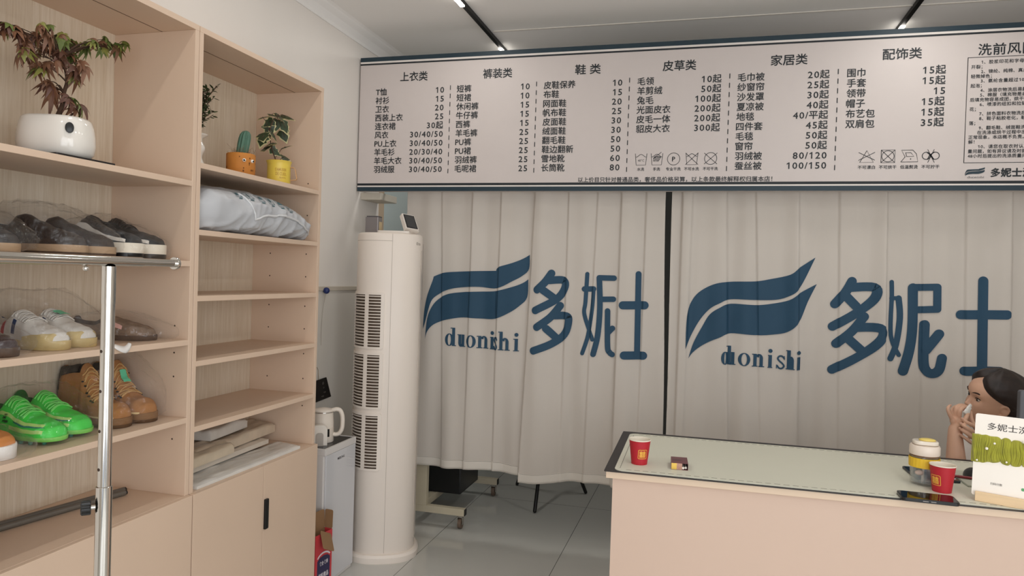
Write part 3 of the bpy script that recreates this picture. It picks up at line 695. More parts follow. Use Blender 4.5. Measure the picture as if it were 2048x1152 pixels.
# cigarette pack
t = thing('cigarette_pack', 'open wine red cigarette pack with gold end lying on the desk pad', 'cigarette pack', (-0.073, 2.385, ZC), R(4))
wine_m = mat('pack_wine', '#6B3238', 0.3, var=0.08); goldf = mat('gold_foil', '#E6C062', 0.25, 0.7)
q = MB(); a, b, h, w = 0.026, 0.042, 0.021, 0.0006
q.box((-a, -b, 0), (a, b, w)).box((-a, -b, h-w), (a, b, h)).box((-a, -b, w), (-a+w, b, h-w)).box((a-w, -b, w), (a, b, h-w)).box((-a+w, b-w, w), (a-w, b, h-w))
q.build('pack_body', wine_m, t)
MB().box((-a+w, -b-0.0004, w), (-a+0.017, -b+0.0004, h-w)).build('gold_flap', goldf, t)
MB().box((-a+0.017, -b-0.0002, w), (0.008, -b+0.0004, h-w)).build('paper_flap', mat('foil_tan', '#B58A78', 0.35, 0.3, var=0.15, scale=300), t)
for i, cx in enumerate((0.011, 0.0195)):
    MB().cyl((cx, -b+0.001+0.006*i, 0.006), (cx, -b+0.06, 0.006), 0.0038, 14).build('cigarette', mat('filter_white', '#E9DFD2', 0.7), t, smooth=40)
MB().add([(-0.008+0.016*cos(2*pi*k/24), -0.002+0.008*sin(2*pi*k/24), h+0.0003) for k in range(24)], [tuple(range(24))]).build('oval_emblem', mat('pack_dark', '#4A2026', 0.3), t)
# tumbler
t = thing('tumbler', 'clear glass tumbler with yellow sleeve and cream flip lid on the counter', 'tumbler', (0.657, 2.466, ZC))
gl = film('clear_glass', veil=0.03, gloss=0.35, rough=0.02, bump=0.0); ylw = mat('yellow_silicone', '#E3B92F', 0.5, var=0.03); crm = mat('cream_lid', '#E2D2C3', 0.4)
MB().lathe([(0.0005, 0.001), (0.033, 0.001), (0.0365, 0.004), (0.0385, 0.05), (0.0395, 0.096), (0.0375, 0.096), (0.0365, 0.05), (0.034, 0.008), (0.0005, 0.007)], n=48).build('glass_body', gl, t, smooth=60)
MB().lathe([(0.0005, 0.0075), (0.0335, 0.0082), (0.0358, 0.032), (0.0005, 0.032)], n=40).build('water', film('clear_water', tint='#7E9AA8', veil=0.16, gloss=0.4, rough=0.02, bump=0.0), t, smooth=60)
q = MB(); n = 96; rings = []
for z, rr in ((0.054, 0.0402), (0.0545, 0.0415), (0.083, 0.0422), (0.0835, 0.0408)):
    rings.append([((rr+0.0006*(1 if j % 2 else -1)*(1 if 0 < 1 else 0))*cos(2*pi*j/n) if False else (rr+(0.0007 if j % 4 < 2 else 0))*cos(2*pi*j/n), (rr+(0.0007 if j % 4 < 2 else 0))*sin(2*pi*j/n), z) for j in range(n)])
q.loft(rings, True, False).build('sleeve', ylw, t, smooth=60)
MB().lathe([(0.0396, 0.088), (0.0408, 0.088), (0.0408, 0.092), (0.0396, 0.092)], n=40).build('seal_ring', mat('tea_brown', '#6A4A30', 0.3), t, smooth=40)
MB().lathe([(0.0005, 0.092), (0.0412, 0.092), (0.0425, 0.095), (0.042, 0.116), (0.039, 0.121), (0.0005, 0.122)], n=48).build('lid', crm, t, smooth=50)
q = MB(); q.prism(rrect(-0.034, -0.026, 0.036, 0.026, 0.02), 0.122, 0.134); q.build('flip_cap', mat('translucent_cap', '#EFE3D3', 0.12, trans=0.12), t, smooth=40, bevel=0.003)
MB().sphere((0.006, 0, 0.136), 0.02, sq=(1.2, 0.9, 0.25)).build('cap_button', mat('pale_yellow', '#E2C86A', 0.4), t, smooth=180)
MB().cyl((-0.004, -0.004, 0.008), (-0.002, 0, 0.09), 0.004, 16).build('straw', white_m, t, smooth=40)
MB().sphere((-0.016, -0.012, 0.036), 0.010, sq=(1.2, 0.8, 0.8)).build('infuser', mat('infuser_pink', '#D9B8A8', 0.5), t, smooth=180)
# phone, tablet, card, pen, mouse
def slab(name, label, cat, loc, rz, w, d, h, r, m, scr, scrm, scrname='screen'):
    t = thing(name, label, cat, loc, rz)
    MB().prism(rrect(-w/2, -d/2, w/2, d/2, r), 0, h).build('case', m, t, smooth=40, bevel=0.0015)
    MB().prism(rrect(-w/2+scr, -d/2+scr, w/2-scr, d/2-scr, max(r-scr, 0.001)), h, h+0.0004).build(scrname, scrm, t)
    return t
glass_blk = mat('black_screen_glass', '#0C0B0B', 0.05, spec=0.7, var=0.0)
ph = slab('smartphone', 'black smartphone lying face up in front of the tumbler at the counter edge', 'phone', (0.620, 2.282, ZC), R(-2), 0.146, 0.080, 0.0095, 0.012, black_m, 0.003, glass_blk)
MB().box((-0.02, -0.0405, 0.004), (-0.006, -0.0398, 0.006)).build('volume_key', mat('grey_key', '#8A8580', 0.4, 0.5), ph); MB().box((0.0, -0.0405, 0.004), (0.013, -0.0398, 0.006)).build('power_key', mat('grey_key', '#8A8580', 0.4, 0.5), ph)
slab('tablet_computer', 'dark tablet lying behind the yellow tumbler on the counter', 'tablet', (0.708, 2.585, ZC), R(2), 0.128, 0.15, 0.007, 0.008, mat('navy_case', '#20272F', 0.4), 0.004, glass_blk)
t = thing('notepad', 'pale grey green notepad lying behind the red cup, partly hidden by the sign', 'notepad', (0.832, 2.58, ZC), R(1))
MB().prism(rrect(-0.052, -0.10, 0.10, 0.10, 0.004), 0, 0.003).build('cover', mat('pad_green', '#A6AC9D', 0.35), t, bevel=0.0006)
MB().prism(rrect(-0.050, -0.098, 0.098, 0.098, 0.003), 0.003, 0.0045).build('page', mat('pad_page', '#BDBEAE', 0.4), t)
t = thing('ballpoint_pen', 'dark red pen lying on the notepad behind the right paper cup', 'pen', (0.79, 2.565, ZC+0.0095), R(-12))
MB().tube([(-0.05, 0, 0), (0.05, 0, 0)], 0.0042, 12).build('barrel', mat('pen_red', '#7E1E26', 0.3), t, smooth=40)
MB().tube([(0.05, 0, 0), (0.058, 0, 0), (0.066, 0, 0)], [0.0042, 0.003, 0.0008], 12).build('tip', black_m, t, smooth=40)
MB().box((-0.05, -0.001, 0.004), (-0.015, 0.001, 0.006)).build('clip', chrome_m, t)
t = thing('computer_mouse', 'black computer mouse on the notepad, half hidden by the payment sign', 'mouse', (0.836, 2.60, ZC+0.0045))
MB().sphere((0, 0, 0.0), 0.03, 20, 12, sq=(0.95, 1.6, 0.95)).xform(Matrix.Translation((0, 0, 0.0))).build('shell', black_m, t, smooth=180)
for v in t.children[0].data.vertices:
    if v.co.z < 0: v.co.z = 0
MB().cyl((-0.003, -0.022, 0.0255), (0.003, -0.022, 0.0255), 0.005, 14).build('scroll_wheel', mat('wheel_grey', '#4A4A4A', 0.5), t, smooth=40)
# payment sign with a green scrunchie
SM = R(-24)
sg = thing('payment_sign', 'white shop payment sign board in a pale wood base, wrapped by a green scrunchie', 'sign', (0.752, 2.325, ZC), SM)
wood_m = mat('pale_pine', '#E5C79F', 0.55, var=0.06, scale=6, stretch=(1, 12, 12))
tilt = Matrix.Translation((0, 0.012, 0.010)) @ Matrix.Rotation(R(-7), 4, 'X')
q = MB().prism([(p[0], p[1]) for p in rrect(-0.010, 0.004, 0.222, 0.236, 0.006)], -0.0015, 0.0015)
q.xform(tilt @ Matrix.Rotation(R(90), 4, 'X')); q.build('board', mat('sign_white', '#F6EEE4', 0.35, var=0.0), sg)
q = MB().box((0, 0, 0), (0.212, 0.0095, 0.027)).box((0, 0.0145, 0), (0.212, 0.042, 0.027)).box((0, 0.0095, 0), (0.212, 0.0145, 0.008)); q.build('wood_base', wood_m, sg, bevel=0.001)
inkd = mat('sign_ink', '#3A3532', 0.6)
def sign_text(name, body, x0, x1, z0, z1, m=inkd, bold=0.0, fn=None):
    vs, fs = text_mesh(body, 1, bold=bold); vs = fit_text(vs, x0, x1, z0, z1)
    q = MB().add([tilt @ Vector((a, -0.0021, b)) for a, b in vs], fs); return q.build(name, m, sg, recalc=False)
sign_text('shop_name_lettering', '多妮士洗衣洗鞋', 0.020, 0.190, 0.193, 0.2135, bold=0.005)
sign_text('caption_lettering', '扫码付款', 0.034, 0.062, 0.040, 0.047)
sign_text('caption_lettering', '添加好友', 0.122, 0.150, 0.037, 0.045)
q = MB(); q.add([tilt @ Vector((x, -0.0021, z)) for x, z in rrect(0.106, 0.037, 0.118, 0.045, 0.003)], [tuple(range(28))]); q.build('chat_icon', mat('chat_green', '#5F9E6B', 0.5), sg)
# scrunchie: gathered tube of fabric round the board
q = MB(); nx, na = 420, 64; rings = []
random.seed(3)
for i in range(nx+1):
    x = -0.016+0.244*i/nx; env = 0.040+0.006*noise.noise(Vector((x*24, 1.7, 0)))-0.007*max(1-abs(noise.noise(Vector((x*30, 7.7, 0)))*3.0), 0)**3
    zc = 0.139+0.005*noise.noise(Vector((x*16, 4.2, 0)))
    ring = []
    end = min(1, (i+1)/14, (nx-i+1)/14)
    for j in range(na):
        a = 2*pi*j/na
        dz = env*sin(a); th = 0.0125*end
        wx = x+0.010*noise.noise(Vector((x*26, dz*24, 5)))+0.10*dz*noise.noise(Vector((x*14, 2.0, 1)))
        cr = 0.0034*(1-2.2*abs(noise.noise(Vector((wx*190, dz*7, 0)))))+0.0022*noise.noise(Vector((wx*420, dz*12, 3)))+0.003*noise.noise(Vector((x*36, dz*30, 9)))
        side = -1 if cos(a) > 0 else 1
        y = -cos(a)*(th)+side*cr*abs(cos(a))
        ring.append(tilt @ Vector((x, y, zc+dz*(0.96+0.08*noise.noise(Vector((x*70, a*1.5, 2)))))))
    rings.append(ring)
q.loft(rings, True, True)
sc = q.build('hair_scrunchie', mat('olive_green_cloth', '#98962A', 0.8, var=0.12, scale=40, sheen=0.3), None, smooth=180)
sc.matrix_world = WM[sg.name]
tag(sc, 'olive green gathered scrunchie with pearls stretched around the white sign', 'scrunchie'); WM[sc.name] = WM[sg.name]
for px_, pz, r_ in ((0.0, 0.104, 0.0028), (0.022, 0.140, 0.0042), (0.040, 0.157, 0.0032), (0.070, 0.110, 0.0028), (0.108, 0.172, 0.0042), (0.150, 0.125, 0.003), (0.19, 0.15, 0.003)):
    q = MB().sphere(tilt @ Vector((px_, -0.0155, pz)), r_, 14, 10); q.build('pearl', mat('pearl', '#F1EBDD', 0.2, coat=0.5), sc, smooth=180)
# monitor behind the sign
t = thing('computer_monitor', 'dark grey monitor standing on the counter in front of the seated person', 'monitor', (1.212, 2.74, ZC-.0), R(3))
mon_m = mat('monitor_grey', '#55555A', 0.5, var=0.03)
MB().prism(rrect(-0.215, 0.040, 0.215, 0.276, 0.008), -0.012, 0.012).xform(Matrix.Rotation(R(90), 4, 'X')).build('back_shell', mon_m, t, bevel=0.003)
MB().prism(rrect(-0.208, 0.050, 0.208, 0.269, 0.004), -0.0135, -0.0118).xform(Matrix.Rotation(R(90), 4, 'X')).build('screen', glass_blk, t)
MB().box((-0.02, -0.03, 0.008), (0.02, -0.012, 0.20)).build('stand', mon_m, t, bevel=0.003); MB().prism(rrect(-0.09, -0.08, 0.09, 0.07, 0.02), 0, 0.008).build('foot', mon_m, t)

# ------------------------------------------------------------------ tower air conditioner
AX, AY = -1.653, 3.551
ac = thing('tower_air_conditioner', 'tall white cylindrical floor standing air conditioner with louvred grilles, by the left wall', 'air conditioner', (AX, AY, 0))
ac_m = mat('ac_white', '#EADFD4', 0.4, var=0.008, scale=3)
e2 = Vector((-AX, -AY, 0)).normalized(); e1 = Vector((-e2.y, e2.x, 0))     # e2 to the room's front, e1 to the right
def sel(az, r, ex=2.5):
    s, c = sin(az), cos(az); k = r/((abs(s)**ex+abs(c)**ex)**(1/ex))
    return e1*(s*k)+e2*(c*k)
def acring(r, z, n=72): return [sel(2*pi*j/n, r)+Vector((0, 0, z)) for j in range(n)]
MB().loft([acring(0.19, 0), acring(0.192, 0.006), acring(0.192, 0.03), acring(0.183, 0.042), acring(0.172, 0.044)]).build('base', ac_m, ac, smooth=35)
MB().loft([acring(0.169, 0.044), acring(0.1705, 0.048), acring(0.1705, 1.69), acring(0.168, 1.699), acring(0.160, 1.705), acring(0.02, 1.706)]).build('body', ac_m, ac, smooth=35)
def acpatch(q, az0, az1, z0, z1, e, n=14, th=0.0, m=0):
    """curved panel on the body between two azimuths; with th it becomes a solid bar"""
    R0 = 0.1705
    if th == 0:
        vs = []
        for i in range(n+1):
            a = az0+(az1-az0)*i/n; p = sel(a, R0+e); vs += [p+Vector((0, 0, z0)), p+Vector((0, 0, z1))]
        q.add(vs, [(2*i, 2*i+2, 2*i+3, 2*i+1) for i in range(n)], m)
    else:
        rings = []
        for i in range(n+1):
            a = az0+(az1-az0)*i/n; p = sel(a, R0+e); o_ = sel(a, R0+e+th)
            rings.append([p+Vector((0, 0, z0)), o_+Vector((0, 0, z0)), o_+Vector((0, 0, z1)), p+Vector((0, 0, z1))])
        q.loft(rings, True, True, m)
    return q
coil_m = mat('coil_brown', '#57493D', 0.5, 0.3, var=0.35, scale=60, stretch=(1, 1, 6))
GA, GB = R(-112), R(-9)
for z0, z1 in ((1.112, 1.392), (0.802, 1.082), (0.484, 0.769)):
    q = MB(); acpatch(q, GA, GB, z0, z1, 0.0006, 24, 0, 1)
    acpatch(q, GA, GB, z1-0.008, z1+0.006, 0.0, 24, 0.006); acpatch(q, GA, GB, z0-0.006, z0+0.004, 0.0, 24, 0.006)
    for a in (GA, R(-84), R(-40), R(-13)): acpatch(q, a, a+R(6 if a > R(-60) else 4), z0, z1, 0.0, 3, 0.0062)
    k = 18
    for i in range(1, k): 
        z = z0+(z1-z0)*i/k; acpatch(q, GA, GB, z-0.0022, z+0.0022, 0.001, 20, 0.0045)
    q.build('intake_grille', [ac_m, coil_m], ac, smooth=35)
q = MB(); seam = mat('seam_shadow', '#B3A79B', 0.7)
acpatch(q, R(3), R(3.6), 0.05, 1.700, 0.0004, 2); acpatch(q, R(-100), R(3), 1.662, 1.664, 0.0004, 16); q.build('panel_seam', seam, ac)
q = MB(); acpatch(q, R(-62), R(-61), 0.155, 0.447, 0.0004, 2); acpatch(q, R(-120), R(-61), 0.153, 0.156, 0.0004, 12); acpatch(q, R(-120), R(-61), 0.446, 0.449, 0.0004, 12); q.build('service_hatch_seam', seam, ac)
q = MB(); acpatch(q, R(62), R(118), 0.10, 1.62, 0.0005, 16, 0.0022); q.build('front_cover', mat('ac_cover', '#D6CBC0', 0.3), ac, smooth=35)
q = MB(); acpatch(q, R(82), R(84.5), 1.36, 1.66, 0.0030, 3, 0.0012); q.build('air_outlet_slot', mat('slot_grey', '#6F675F', 0.6), ac)
vs, fs = text_mesh('Eta', 1, bold=0.01); vs = fit_text(vs, R(47), R(59), 1.648, 1.663)
MB().add([sel(a, 0.1712)+Vector((0, 0, b)) for a, b in vs], fs).build('brand_lettering', mat('print_grey', '#9A9086', 0.6), ac, recalc=False)
# on top of it
t = thing('speaker_box', 'small grey metallic box standing on the air conditioner top', 'box', (-1.752, 3.545, 1.706), R(9))
MB().prism(rrect(-0.036, -0.036, 0.036, 0.036, 0.006), 0, 0.088).build('case', mat('grey_metal_case', '#8A8585', 0.35, 0.4), t, bevel=0.001)
MB().prism(rrect(-0.03, -0.034, 0.036, 0.034, 0.005), 0.088, 0.094).build('lid', mat('dark_case_lid', '#4B474A', 0.4), t)
MB().box((0.0355, -0.02, 0.018), (0.0372, 0.028, 0.065)).build('sticker', mat('cream_sticker', '#C9B48E', 0.6), t)
TERM = [(-1.5687, 3.5162, 1.8106), (-1.5351, 3.5772, 1.8049), (-1.5, 3.5545, 1.7348), (-1.5304, 3.484, 1.7393)]
t = thing('payment_terminal', 'white payment terminal with tilted dark screen on the air conditioner top', 'payment terminal', (-1.605, 3.50, 1.706), R(12))
wt = mat('terminal_white', '#E4DCD3', 0.35)
MB().prism(rrect(-0.088, -0.045, 0.082, 0.045, 0.02), 0, 0.0135).build('base', wt, t, smooth=40, bevel=0.003)
TL, TR_, BR, BL = [Vector(p) for p in TERM]
nn = (TR_-TL).cross(BL-TL).normalized()
if nn.y > 0: nn = -nn
ux = (TR_-TL).normalized(); uz = (TL-BL).normalized()
def quad(e, g): return [TL+(-ux+uz)*g+nn*e, TR_+(ux+uz)*g+nn*e, BR+(ux-uz)*g+nn*e, BL+(-ux-uz)*g+nn*e]
q = MB(); q.loft([quad(-.030, .001), quad(-.026, .0045), quad(-.003, .0060), quad(0, .0045)]); q.build('head', wt, t, world=True, smooth=30)
q = MB(); q.loft([quad(-.001, .0008), quad(.0008, .0008)]); q.build('bezel', black_m, t, world=True)
q = MB(); q.loft([quad(.0, -.005), quad(.0012, -.005)]); q.build('screen', mat('grey_screen', '#3A3B3B', 0.2), t, world=True)
mb_ = (BL+BR)/2-nn*.014; ft_ = Vector((mb_.x-.004, mb_.y+.02, 1.712))
q = MB(); rings = []
for k in range(7):
    f = k/6; c = ft_.lerp(mb_+uz*.02, f); hw_ = .036-.006*sin(pi*f); dp = .026-.012*f
    rings.append([c+ux*hw_+nn*dp, c-ux*hw_+nn*dp, c-ux*hw_-nn*dp*1.2, c+ux*hw_-nn*dp*1.2])
q.loft(rings).build('neck', wt, t, world=True, bevel=0.004)

# ------------------------------------------------------------------ water dispenser, kettle, red box, wall bits
DX0, DX1, DY0, DY1, DZ = -1.992, -1.70, 3.007, 3.308, 0.664
t = thing('water_dispenser', 'white floor standing water dispenser with black glass top, beside the shelving cabinet', 'water dispenser', ((DX0+DX1)/2, (DY0+DY1)/2, 0))
dw = mat('dispenser_white', '#D2CDC9', 0.3, var=0.01, scale=2)
MB().box((DX0, DY0, 0.0), (DX1-0.008, DY1, DZ-0.03)).build('cabinet_body', dw, t, world=True, bevel=0.004)
MB().box((DX1-0.008, DY0+0.012, 0.02), (DX1, DY1-0.001, DZ-0.033)).build('front_glass', mat('gloss_white_glass', '#C9C8CA', 0.08, var=0.0), t, world=True, bevel=0.002)
q = MB().box((DX0, DY0-0.001, DZ-0.032), (DX1+0.0008, DY0+0.012, DZ)).box((DX0, DY1-0.008, DZ-0.032), (DX1+0.0008, DY1+0.001, DZ)).box((DX1-0.012, DY0+0.012, DZ-0.032), (DX1+0.0008, DY1-0.008, DZ)).box((DX0, DY0+0.012, DZ-0.03), (DX0+0.012, DY1-0.008, DZ))
q.build('top_frame', dw, t, world=True, bevel=0.002)
MB().box((DX0+0.012, DY0+0.012, DZ-0.02), (DX1-0.012, DY1-0.008, DZ-0.002)).build('glass_top', mat('black_glass', '#141212', 0.08, spec=0.28, var=0.0), t, world=True)
MB().box((DX1-0.07, DY0-0.002, 0.03), (DX1-0.055, DY0+0.004, DZ-0.05)).build('side_groove', mat('groove_beige', '#A79A8D', 0.5), t, world=True)
vs, fs = text_mesh('MEILING', 1, bold=0.02); vs = fit_text(vs, 3.125, 3.192, 0.588, 0.600)
MB().add([(DX1+0.0006, a, b) for a, b in vs], fs).build('brand_lettering', mat('logo_dark', '#3F3A38', 0.5), t, world=True, recalc=False)
q = MB(); ap = [(-1.80, 3.045, DZ), (-1.80, 3.045, DZ+0.07), (-1.795, 3.04, DZ+0.09), (-1.78, 3.03, DZ+0.098), (-1.762, 3.018, DZ+0.092), (-1.752, 3.012, DZ+0.075), (-1.75, 3.01, DZ+0.062)]
kt = thing('electric_kettle', 'cream white electric kettle with loop handle on the water dispenser', 'kettle', (-1.802, 3.158, DZ-0.001))
km = mat('kettle_cream', '#E0D5C8', 0.35)
MB().lathe([(0.0005, 0), (0.050, 0), (0.052, 0.004), (0.050, 0.10), (0.047, 0.145), (0.0475, 0.148)], n=48).build('jug', km, kt, smooth=50)
MB().lathe([(0.0475, 0.148), (0.0490, 0.150), (0.0490, 0.154), (0.046, 0.158), (0.012, 0.165), (0.0005, 0.166)], n=48).build('lid', km, kt, smooth=50)
MB().lathe([(0.0492, 0.1445), (0.0498, 0.146), (0.0492, 0.1475)], n=48).build('steel_band', chrome_m, kt, smooth=50)
dR = Vector((0.93, 0.37, 0))
hp = [(0.040, 0.152), (0.062, 0.158), (0.080, 0.152), (0.0905, 0.128), (0.093, 0.095), (0.090, 0.062), (0.078, 0.040), (0.062, 0.034), (0.046, 0.036)]
hp = spline(hp, 5)
q = MB(); rings = []
for i, (a, z) in enumerate(hp):
    a0 = hp[max(i-1, 0)]; a1 = hp[min(i+1, len(hp)-1)]; d = Vector((a1[0]-a0[0], a1[1]-a0[1])).normalized(); nn = Vector((-d.y, d.x))
    side = Vector((-dR.y, dR.x, 0))
    rings.append([dR*(a+nn.x*0.0105*cos(2*pi*k/12))+side*(0.0135*sin(2*pi*k/12))+Vector((0, 0, z+nn.y*0.0105*cos(2*pi*k/12))) for k in range(12)])
q.loft(rings).build('handle', km, kt, smooth=60)
MB().lathe([(0.0512, 0.034), (0.0522, 0.034), (0.0516, 0.072), (0.0506, 0.072)], n=72).build('control_band', mat('band_cream', '#D5C9BB', 0.4), kt, smooth=50)
qv = []
for i in range(9):
    a = R(-45+i*2.6); qv += [(0.0526*cos(a), 0.0526*sin(a), 0.03), (0.052*cos(a), 0.052*sin(a), 0.068)]
MB().add(qv, [(2*i, 2*i+2, 2*i+3, 2*i+1) for i in range(8)]).build('control_panel', black_m, kt, recalc=False)
ft = thing('water_faucet', 'white arched water tap with grey column standing in front of the kettle', 'faucet', (-1.768, 3.088, DZ-0.002), R(30))
q = MB().prism(rrect(-0.046, -0.03, 0.026, 0.098, 0.026), -0.016, 0.016); q.v = [v for v in q.v]
q.xform(Matrix.Translation((0, 0, 0)) @ Matrix.Rotation(R(90), 4, 'X')); q.v = [(x, y, max(z, 0.0)) for x, y, z in q.v]
q.build('arched_spout', white_m, ft, bevel=0.005, seg=3)
q = MB().prism(rrect(-0.026, -0.03, 0.008, 0.062, 0.012), 0.015, 0.022); q.xform(Matrix.Rotation(R(90), 4, 'X')); q.v = [(x, y, max(z, 0.0)) for x, y, z in q.v]
q.build('column', mat('tap_grey', '#A89F95', 0.3), ft)
MB().prism(rrect(-0.075, -0.016, -0.050, 0.016, 0.004), 0, 0.035).build('drip_cup', mat('dark_brown_plastic', '#2E2522', 0.4), ft)
# red carton with open flaps, on the floor between cabinet and dispenser
bx = thing('cardboard_box', 'open red carton with brown flaps standing in front of the water dispenser', 'box', (-1.674, 2.862, 0), R(-8))
red_box = mat('carton_red', '#C13A40', 0.5, var=0.05); brown = mat('carton_brown', '#8B6A4A', 0.75, var=0.05)
bw, bd, bh = 0.118, 0.044, 0.312
q = MB(); e = 0.0015
q.box((-bd/2, 0, 0), (bd/2, bw, e)).box((-bd/2, 0, e), (-bd/2+e, bw, bh)).box((bd/2-e, 0, e), (bd/2, bw, bh)).box((-bd/2+e, 0, e), (bd/2-e, e, bh)).box((-bd/2+e, bw-e, e), (bd/2-e, bw, bh))
q.build('carton_body', red_box, bx)
MB().box((-bd/2+e+0.0003, e+0.0003, bh-0.10), (-bd/2+e+0.0012, bw-e, bh)).build('inner_lining', brown, bx)
q = MB().prism(rrect(0.0, 0, bw, 0.085, 0.012), 0, 0.0016); q.xform(Matrix.Translation((-bd/2, 0, bh)) @ Matrix.Rotation(R(90), 4, 'Z') @ Matrix.Rotation(R(86), 4, 'X')); q.build('flap', brown, bx)
q = MB().prism(rrect(-0.044, -0.080, 0.044, 0.004, 0.010), 0, 0.0016); q.xform(Matrix.Translation((bd/2+0.002, 0.066, bh-0.004)) @ Matrix.Rotation(R(90), 4, 'Z') @ Matrix.Rotation(R(26), 4, 'Y') @ Matrix.Rotation(R(58), 4, 'X')); q.build('flap', brown, bx)
q = MB().prism(rrect(-bd/2, 0, bd/2, 0.085, 0.008), 0, 0.0016); q.xform(Matrix.Translation((0, bw, bh)) @ Matrix.Rotation(R(88), 4, 'X')); q.build('flap', brown, bx)
q = MB().prism([(0.014, 0.02), (0.104, 0.02), (0.104, 0.192), (0.088, 0.204), (0.059, 0.209), (0.030, 0.204), (0.014, 0.192)], 0, 0.0006)
q.xform(Matrix.Translation((bd/2, 0, 0)) @ Matrix.Rotation(R(90), 4, 'Z') @ Matrix.Rotation(R(90), 4, 'X')); q.build('printed_label', mat('label_navy', '#2D2A4A', 0.5), bx)
lab = mat('label_white', '#D9D2D6', 0.5)
for body, a, b, c, d in (('食全·食美', 0.030, 0.090, 0.166, 0.186), ('饮料煮品', 0.024, 0.094, 0.108, 0.132), ('锅煮奶锅', 0.024, 0.094, 0.078, 0.102)):
    vs, fs = text_mesh(body, 1, bold=0.02); vs = fit_text(vs, a, b, c, d)
    MB().add([(bd/2+0.0009, u, v) for u, v in vs], fs).build('label_lettering', lab, bx, recalc=False)
q = MB()
for i in range(12):
    a0 = R(150-i*10); a1 = R(150-i*10-10)
    q.add([(bd/2+0.0009, 0.059-0.052*cos(R(25+i*10.8)), 0.190+0.036*sin(R(25+i*10.8))), (bd/2+0.0009, 0.059-0.052*cos(R(25+(i+1)*10.8)), 0.190+0.036*sin(R(25+(i+1)*10.8))), (bd/2+0.0009, 0.059-0.044*cos(R(25+(i+1)*10.8)), 0.190+0.028*sin(R(25+(i+1)*10.8))), (bd/2+0.0009, 0.059-0.044*cos(R(25+i*10.8)), 0.190+0.028*sin(R(25+i*10.8)))], [(0, 1, 2, 3)])
q.build('label_arch', lab, bx, recalc=False)
# bits on the left wall
t = thing('wall_card', 'tilted black printed card hanging on the wall above the kettle', 'card', (-1.99, 3.46, 0.86))
c4 = [(3.40, 0.798), (3.569, 0.800), (3.504, 0.917), (3.395, 0.925)]
c4 = [(3.395, 0.798), (3.565, 0.806), (3.508, 0.921), (3.340, 0.912)]
q = MB().add([(WX+0.006, y, z) for y, z in c4]+[(WX+0.012, y, z) for y, z in c4], [(3, 2, 1, 0), (4, 5, 6, 7), (0, 1, 5, 4), (1, 2, 6, 5), (2, 3, 7, 6), (3, 0, 4, 7)]); q.build('card', mat('card_black', '#15110F', 0.3), t, world=True, bevel=0.003)
for y, z, r_, a_ in ((3.470, 0.893, 0.010, .9), (3.478, 0.868, 0.008, .7), (3.490, 0.842, 0.014, .3), (3.470, 0.822, 0.016, .3)):
    MB().sphere((WX+0.0125, y, z), r_, 14, 8, sq=(0.05, 1.0, a_)).build('silver_print', mat('card_silver', '#4C4845', 0.3), t, world=True, smooth=180)
MB().tube([(WX+0.008, 3.43, 0.915), (WX+0.005, 3.428, 0.97), (WX+0.005, 3.415, 0.985)], 0.0012, 6).build('string', mat('string_tan', '#9A8468', 0.8), t, world=True)
t = thing('wall_peg', 'round dark blue peg on the wall strip beside the cabinet', 'peg', (WX, 3.462, 1.393))
MB().sphere((WX+0.022, 3.462, 1.393), 0.0175, 20, 14).build('ball', mat('navy_plastic', '#1F2F66', 0.4), t, world=True, smooth=180)
MB().cyl((WX, 3.462, 1.393), (WX+0.02, 3.462, 1.393), 0.006, 12).build('stem', chrome_m, t, world=True, smooth=40)
MB().tube(spline([(WX+0.02, 3.462, 1.376), (WX+0.012, 3.45, 1.30), (WX+0.008, 3.446, 1.2), (WX+0.012, 3.44, 1.10)], 5), 0.0009, 5).build('cord', mat('cord_grey', '#A39A8E', 0.8), t, world=True)
t = thing('wall_hook', 'small metal hook on the left wall below the strip, next to the air conditioner', 'hook', (WX, 3.832, 1.305))
MB().tube(spline([(WX, 3.832, 1.325), (WX+0.012, 3.832, 1.30), (WX+0.028, 3.832, 1.296), (WX+0.034, 3.832, 1.312)], 4), 0.0022, 8).build('bent_wire', chrome_m, t, world=True, smooth=60)
MB().box((WX, 3.824, 1.30), (WX+0.004, 3.84, 1.335)).build('wall_plate', white_m, t, world=True)

# ------------------------------------------------------------------ behind the curtain: steel rack on castors, black stand
rk = thing('packing_rack', 'cream steel rack on castors showing below the left curtain', 'rack', (-1.6, 4.34, 0))
cs = mat('cream_steel', '#C9BEA6', 0.45, var=0.03)
def sqtube(q, a, b, w, m=0): q.box((min(a[0], b[0])-w[0], min(a[1], b[1])-w[1], min(a[2], b[2])-w[2]), (max(a[0], b[0])+w[0], max(a[1], b[1])+w[1], max(a[2], b[2])+w[2]), m); return q
for y in (4.02, 4.70):
    q = MB(); q.box((-1.96, y-0.02, 0.078), (-1.343, y+0.02, 0.118)); q.build('foot_bar', cs, rk, world=True, bevel=0.002)
    MB().box((-1.3435, y-0.019, 0.080), (-1.340, y+0.019, 0.117)).build('end_cap', black_m, rk, world=True)
    MB().box((-1.655, y-0.02, 0.118), (-1.585, y+0.02, 1.15)).build('upright', cs, rk, world=True, bevel=0.002)
    for x in (-1.37, -1.92):
        w = MB(); w.cyl((x-0.010, y, 0.030), (x+0.010, y, 0.030), 0.030, 24); ob = w.build('castor_wheel', mat('castor_brown', '#6E5C4E', 0.5), rk, world=True, smooth=40)
        w = MB(); w.box((x-0.016, y-0.014, 0.026), (x-0.013, y+0.014, 0.072)).box((x+0.013, y-0.014, 0.026), (x+0.016, y+0.014, 0.072)).box((x-0.016, y-0.016, 0.070), (x+0.016, y+0.016, 0.078)); w.build('castor_fork', chrome_m, rk, world=True)
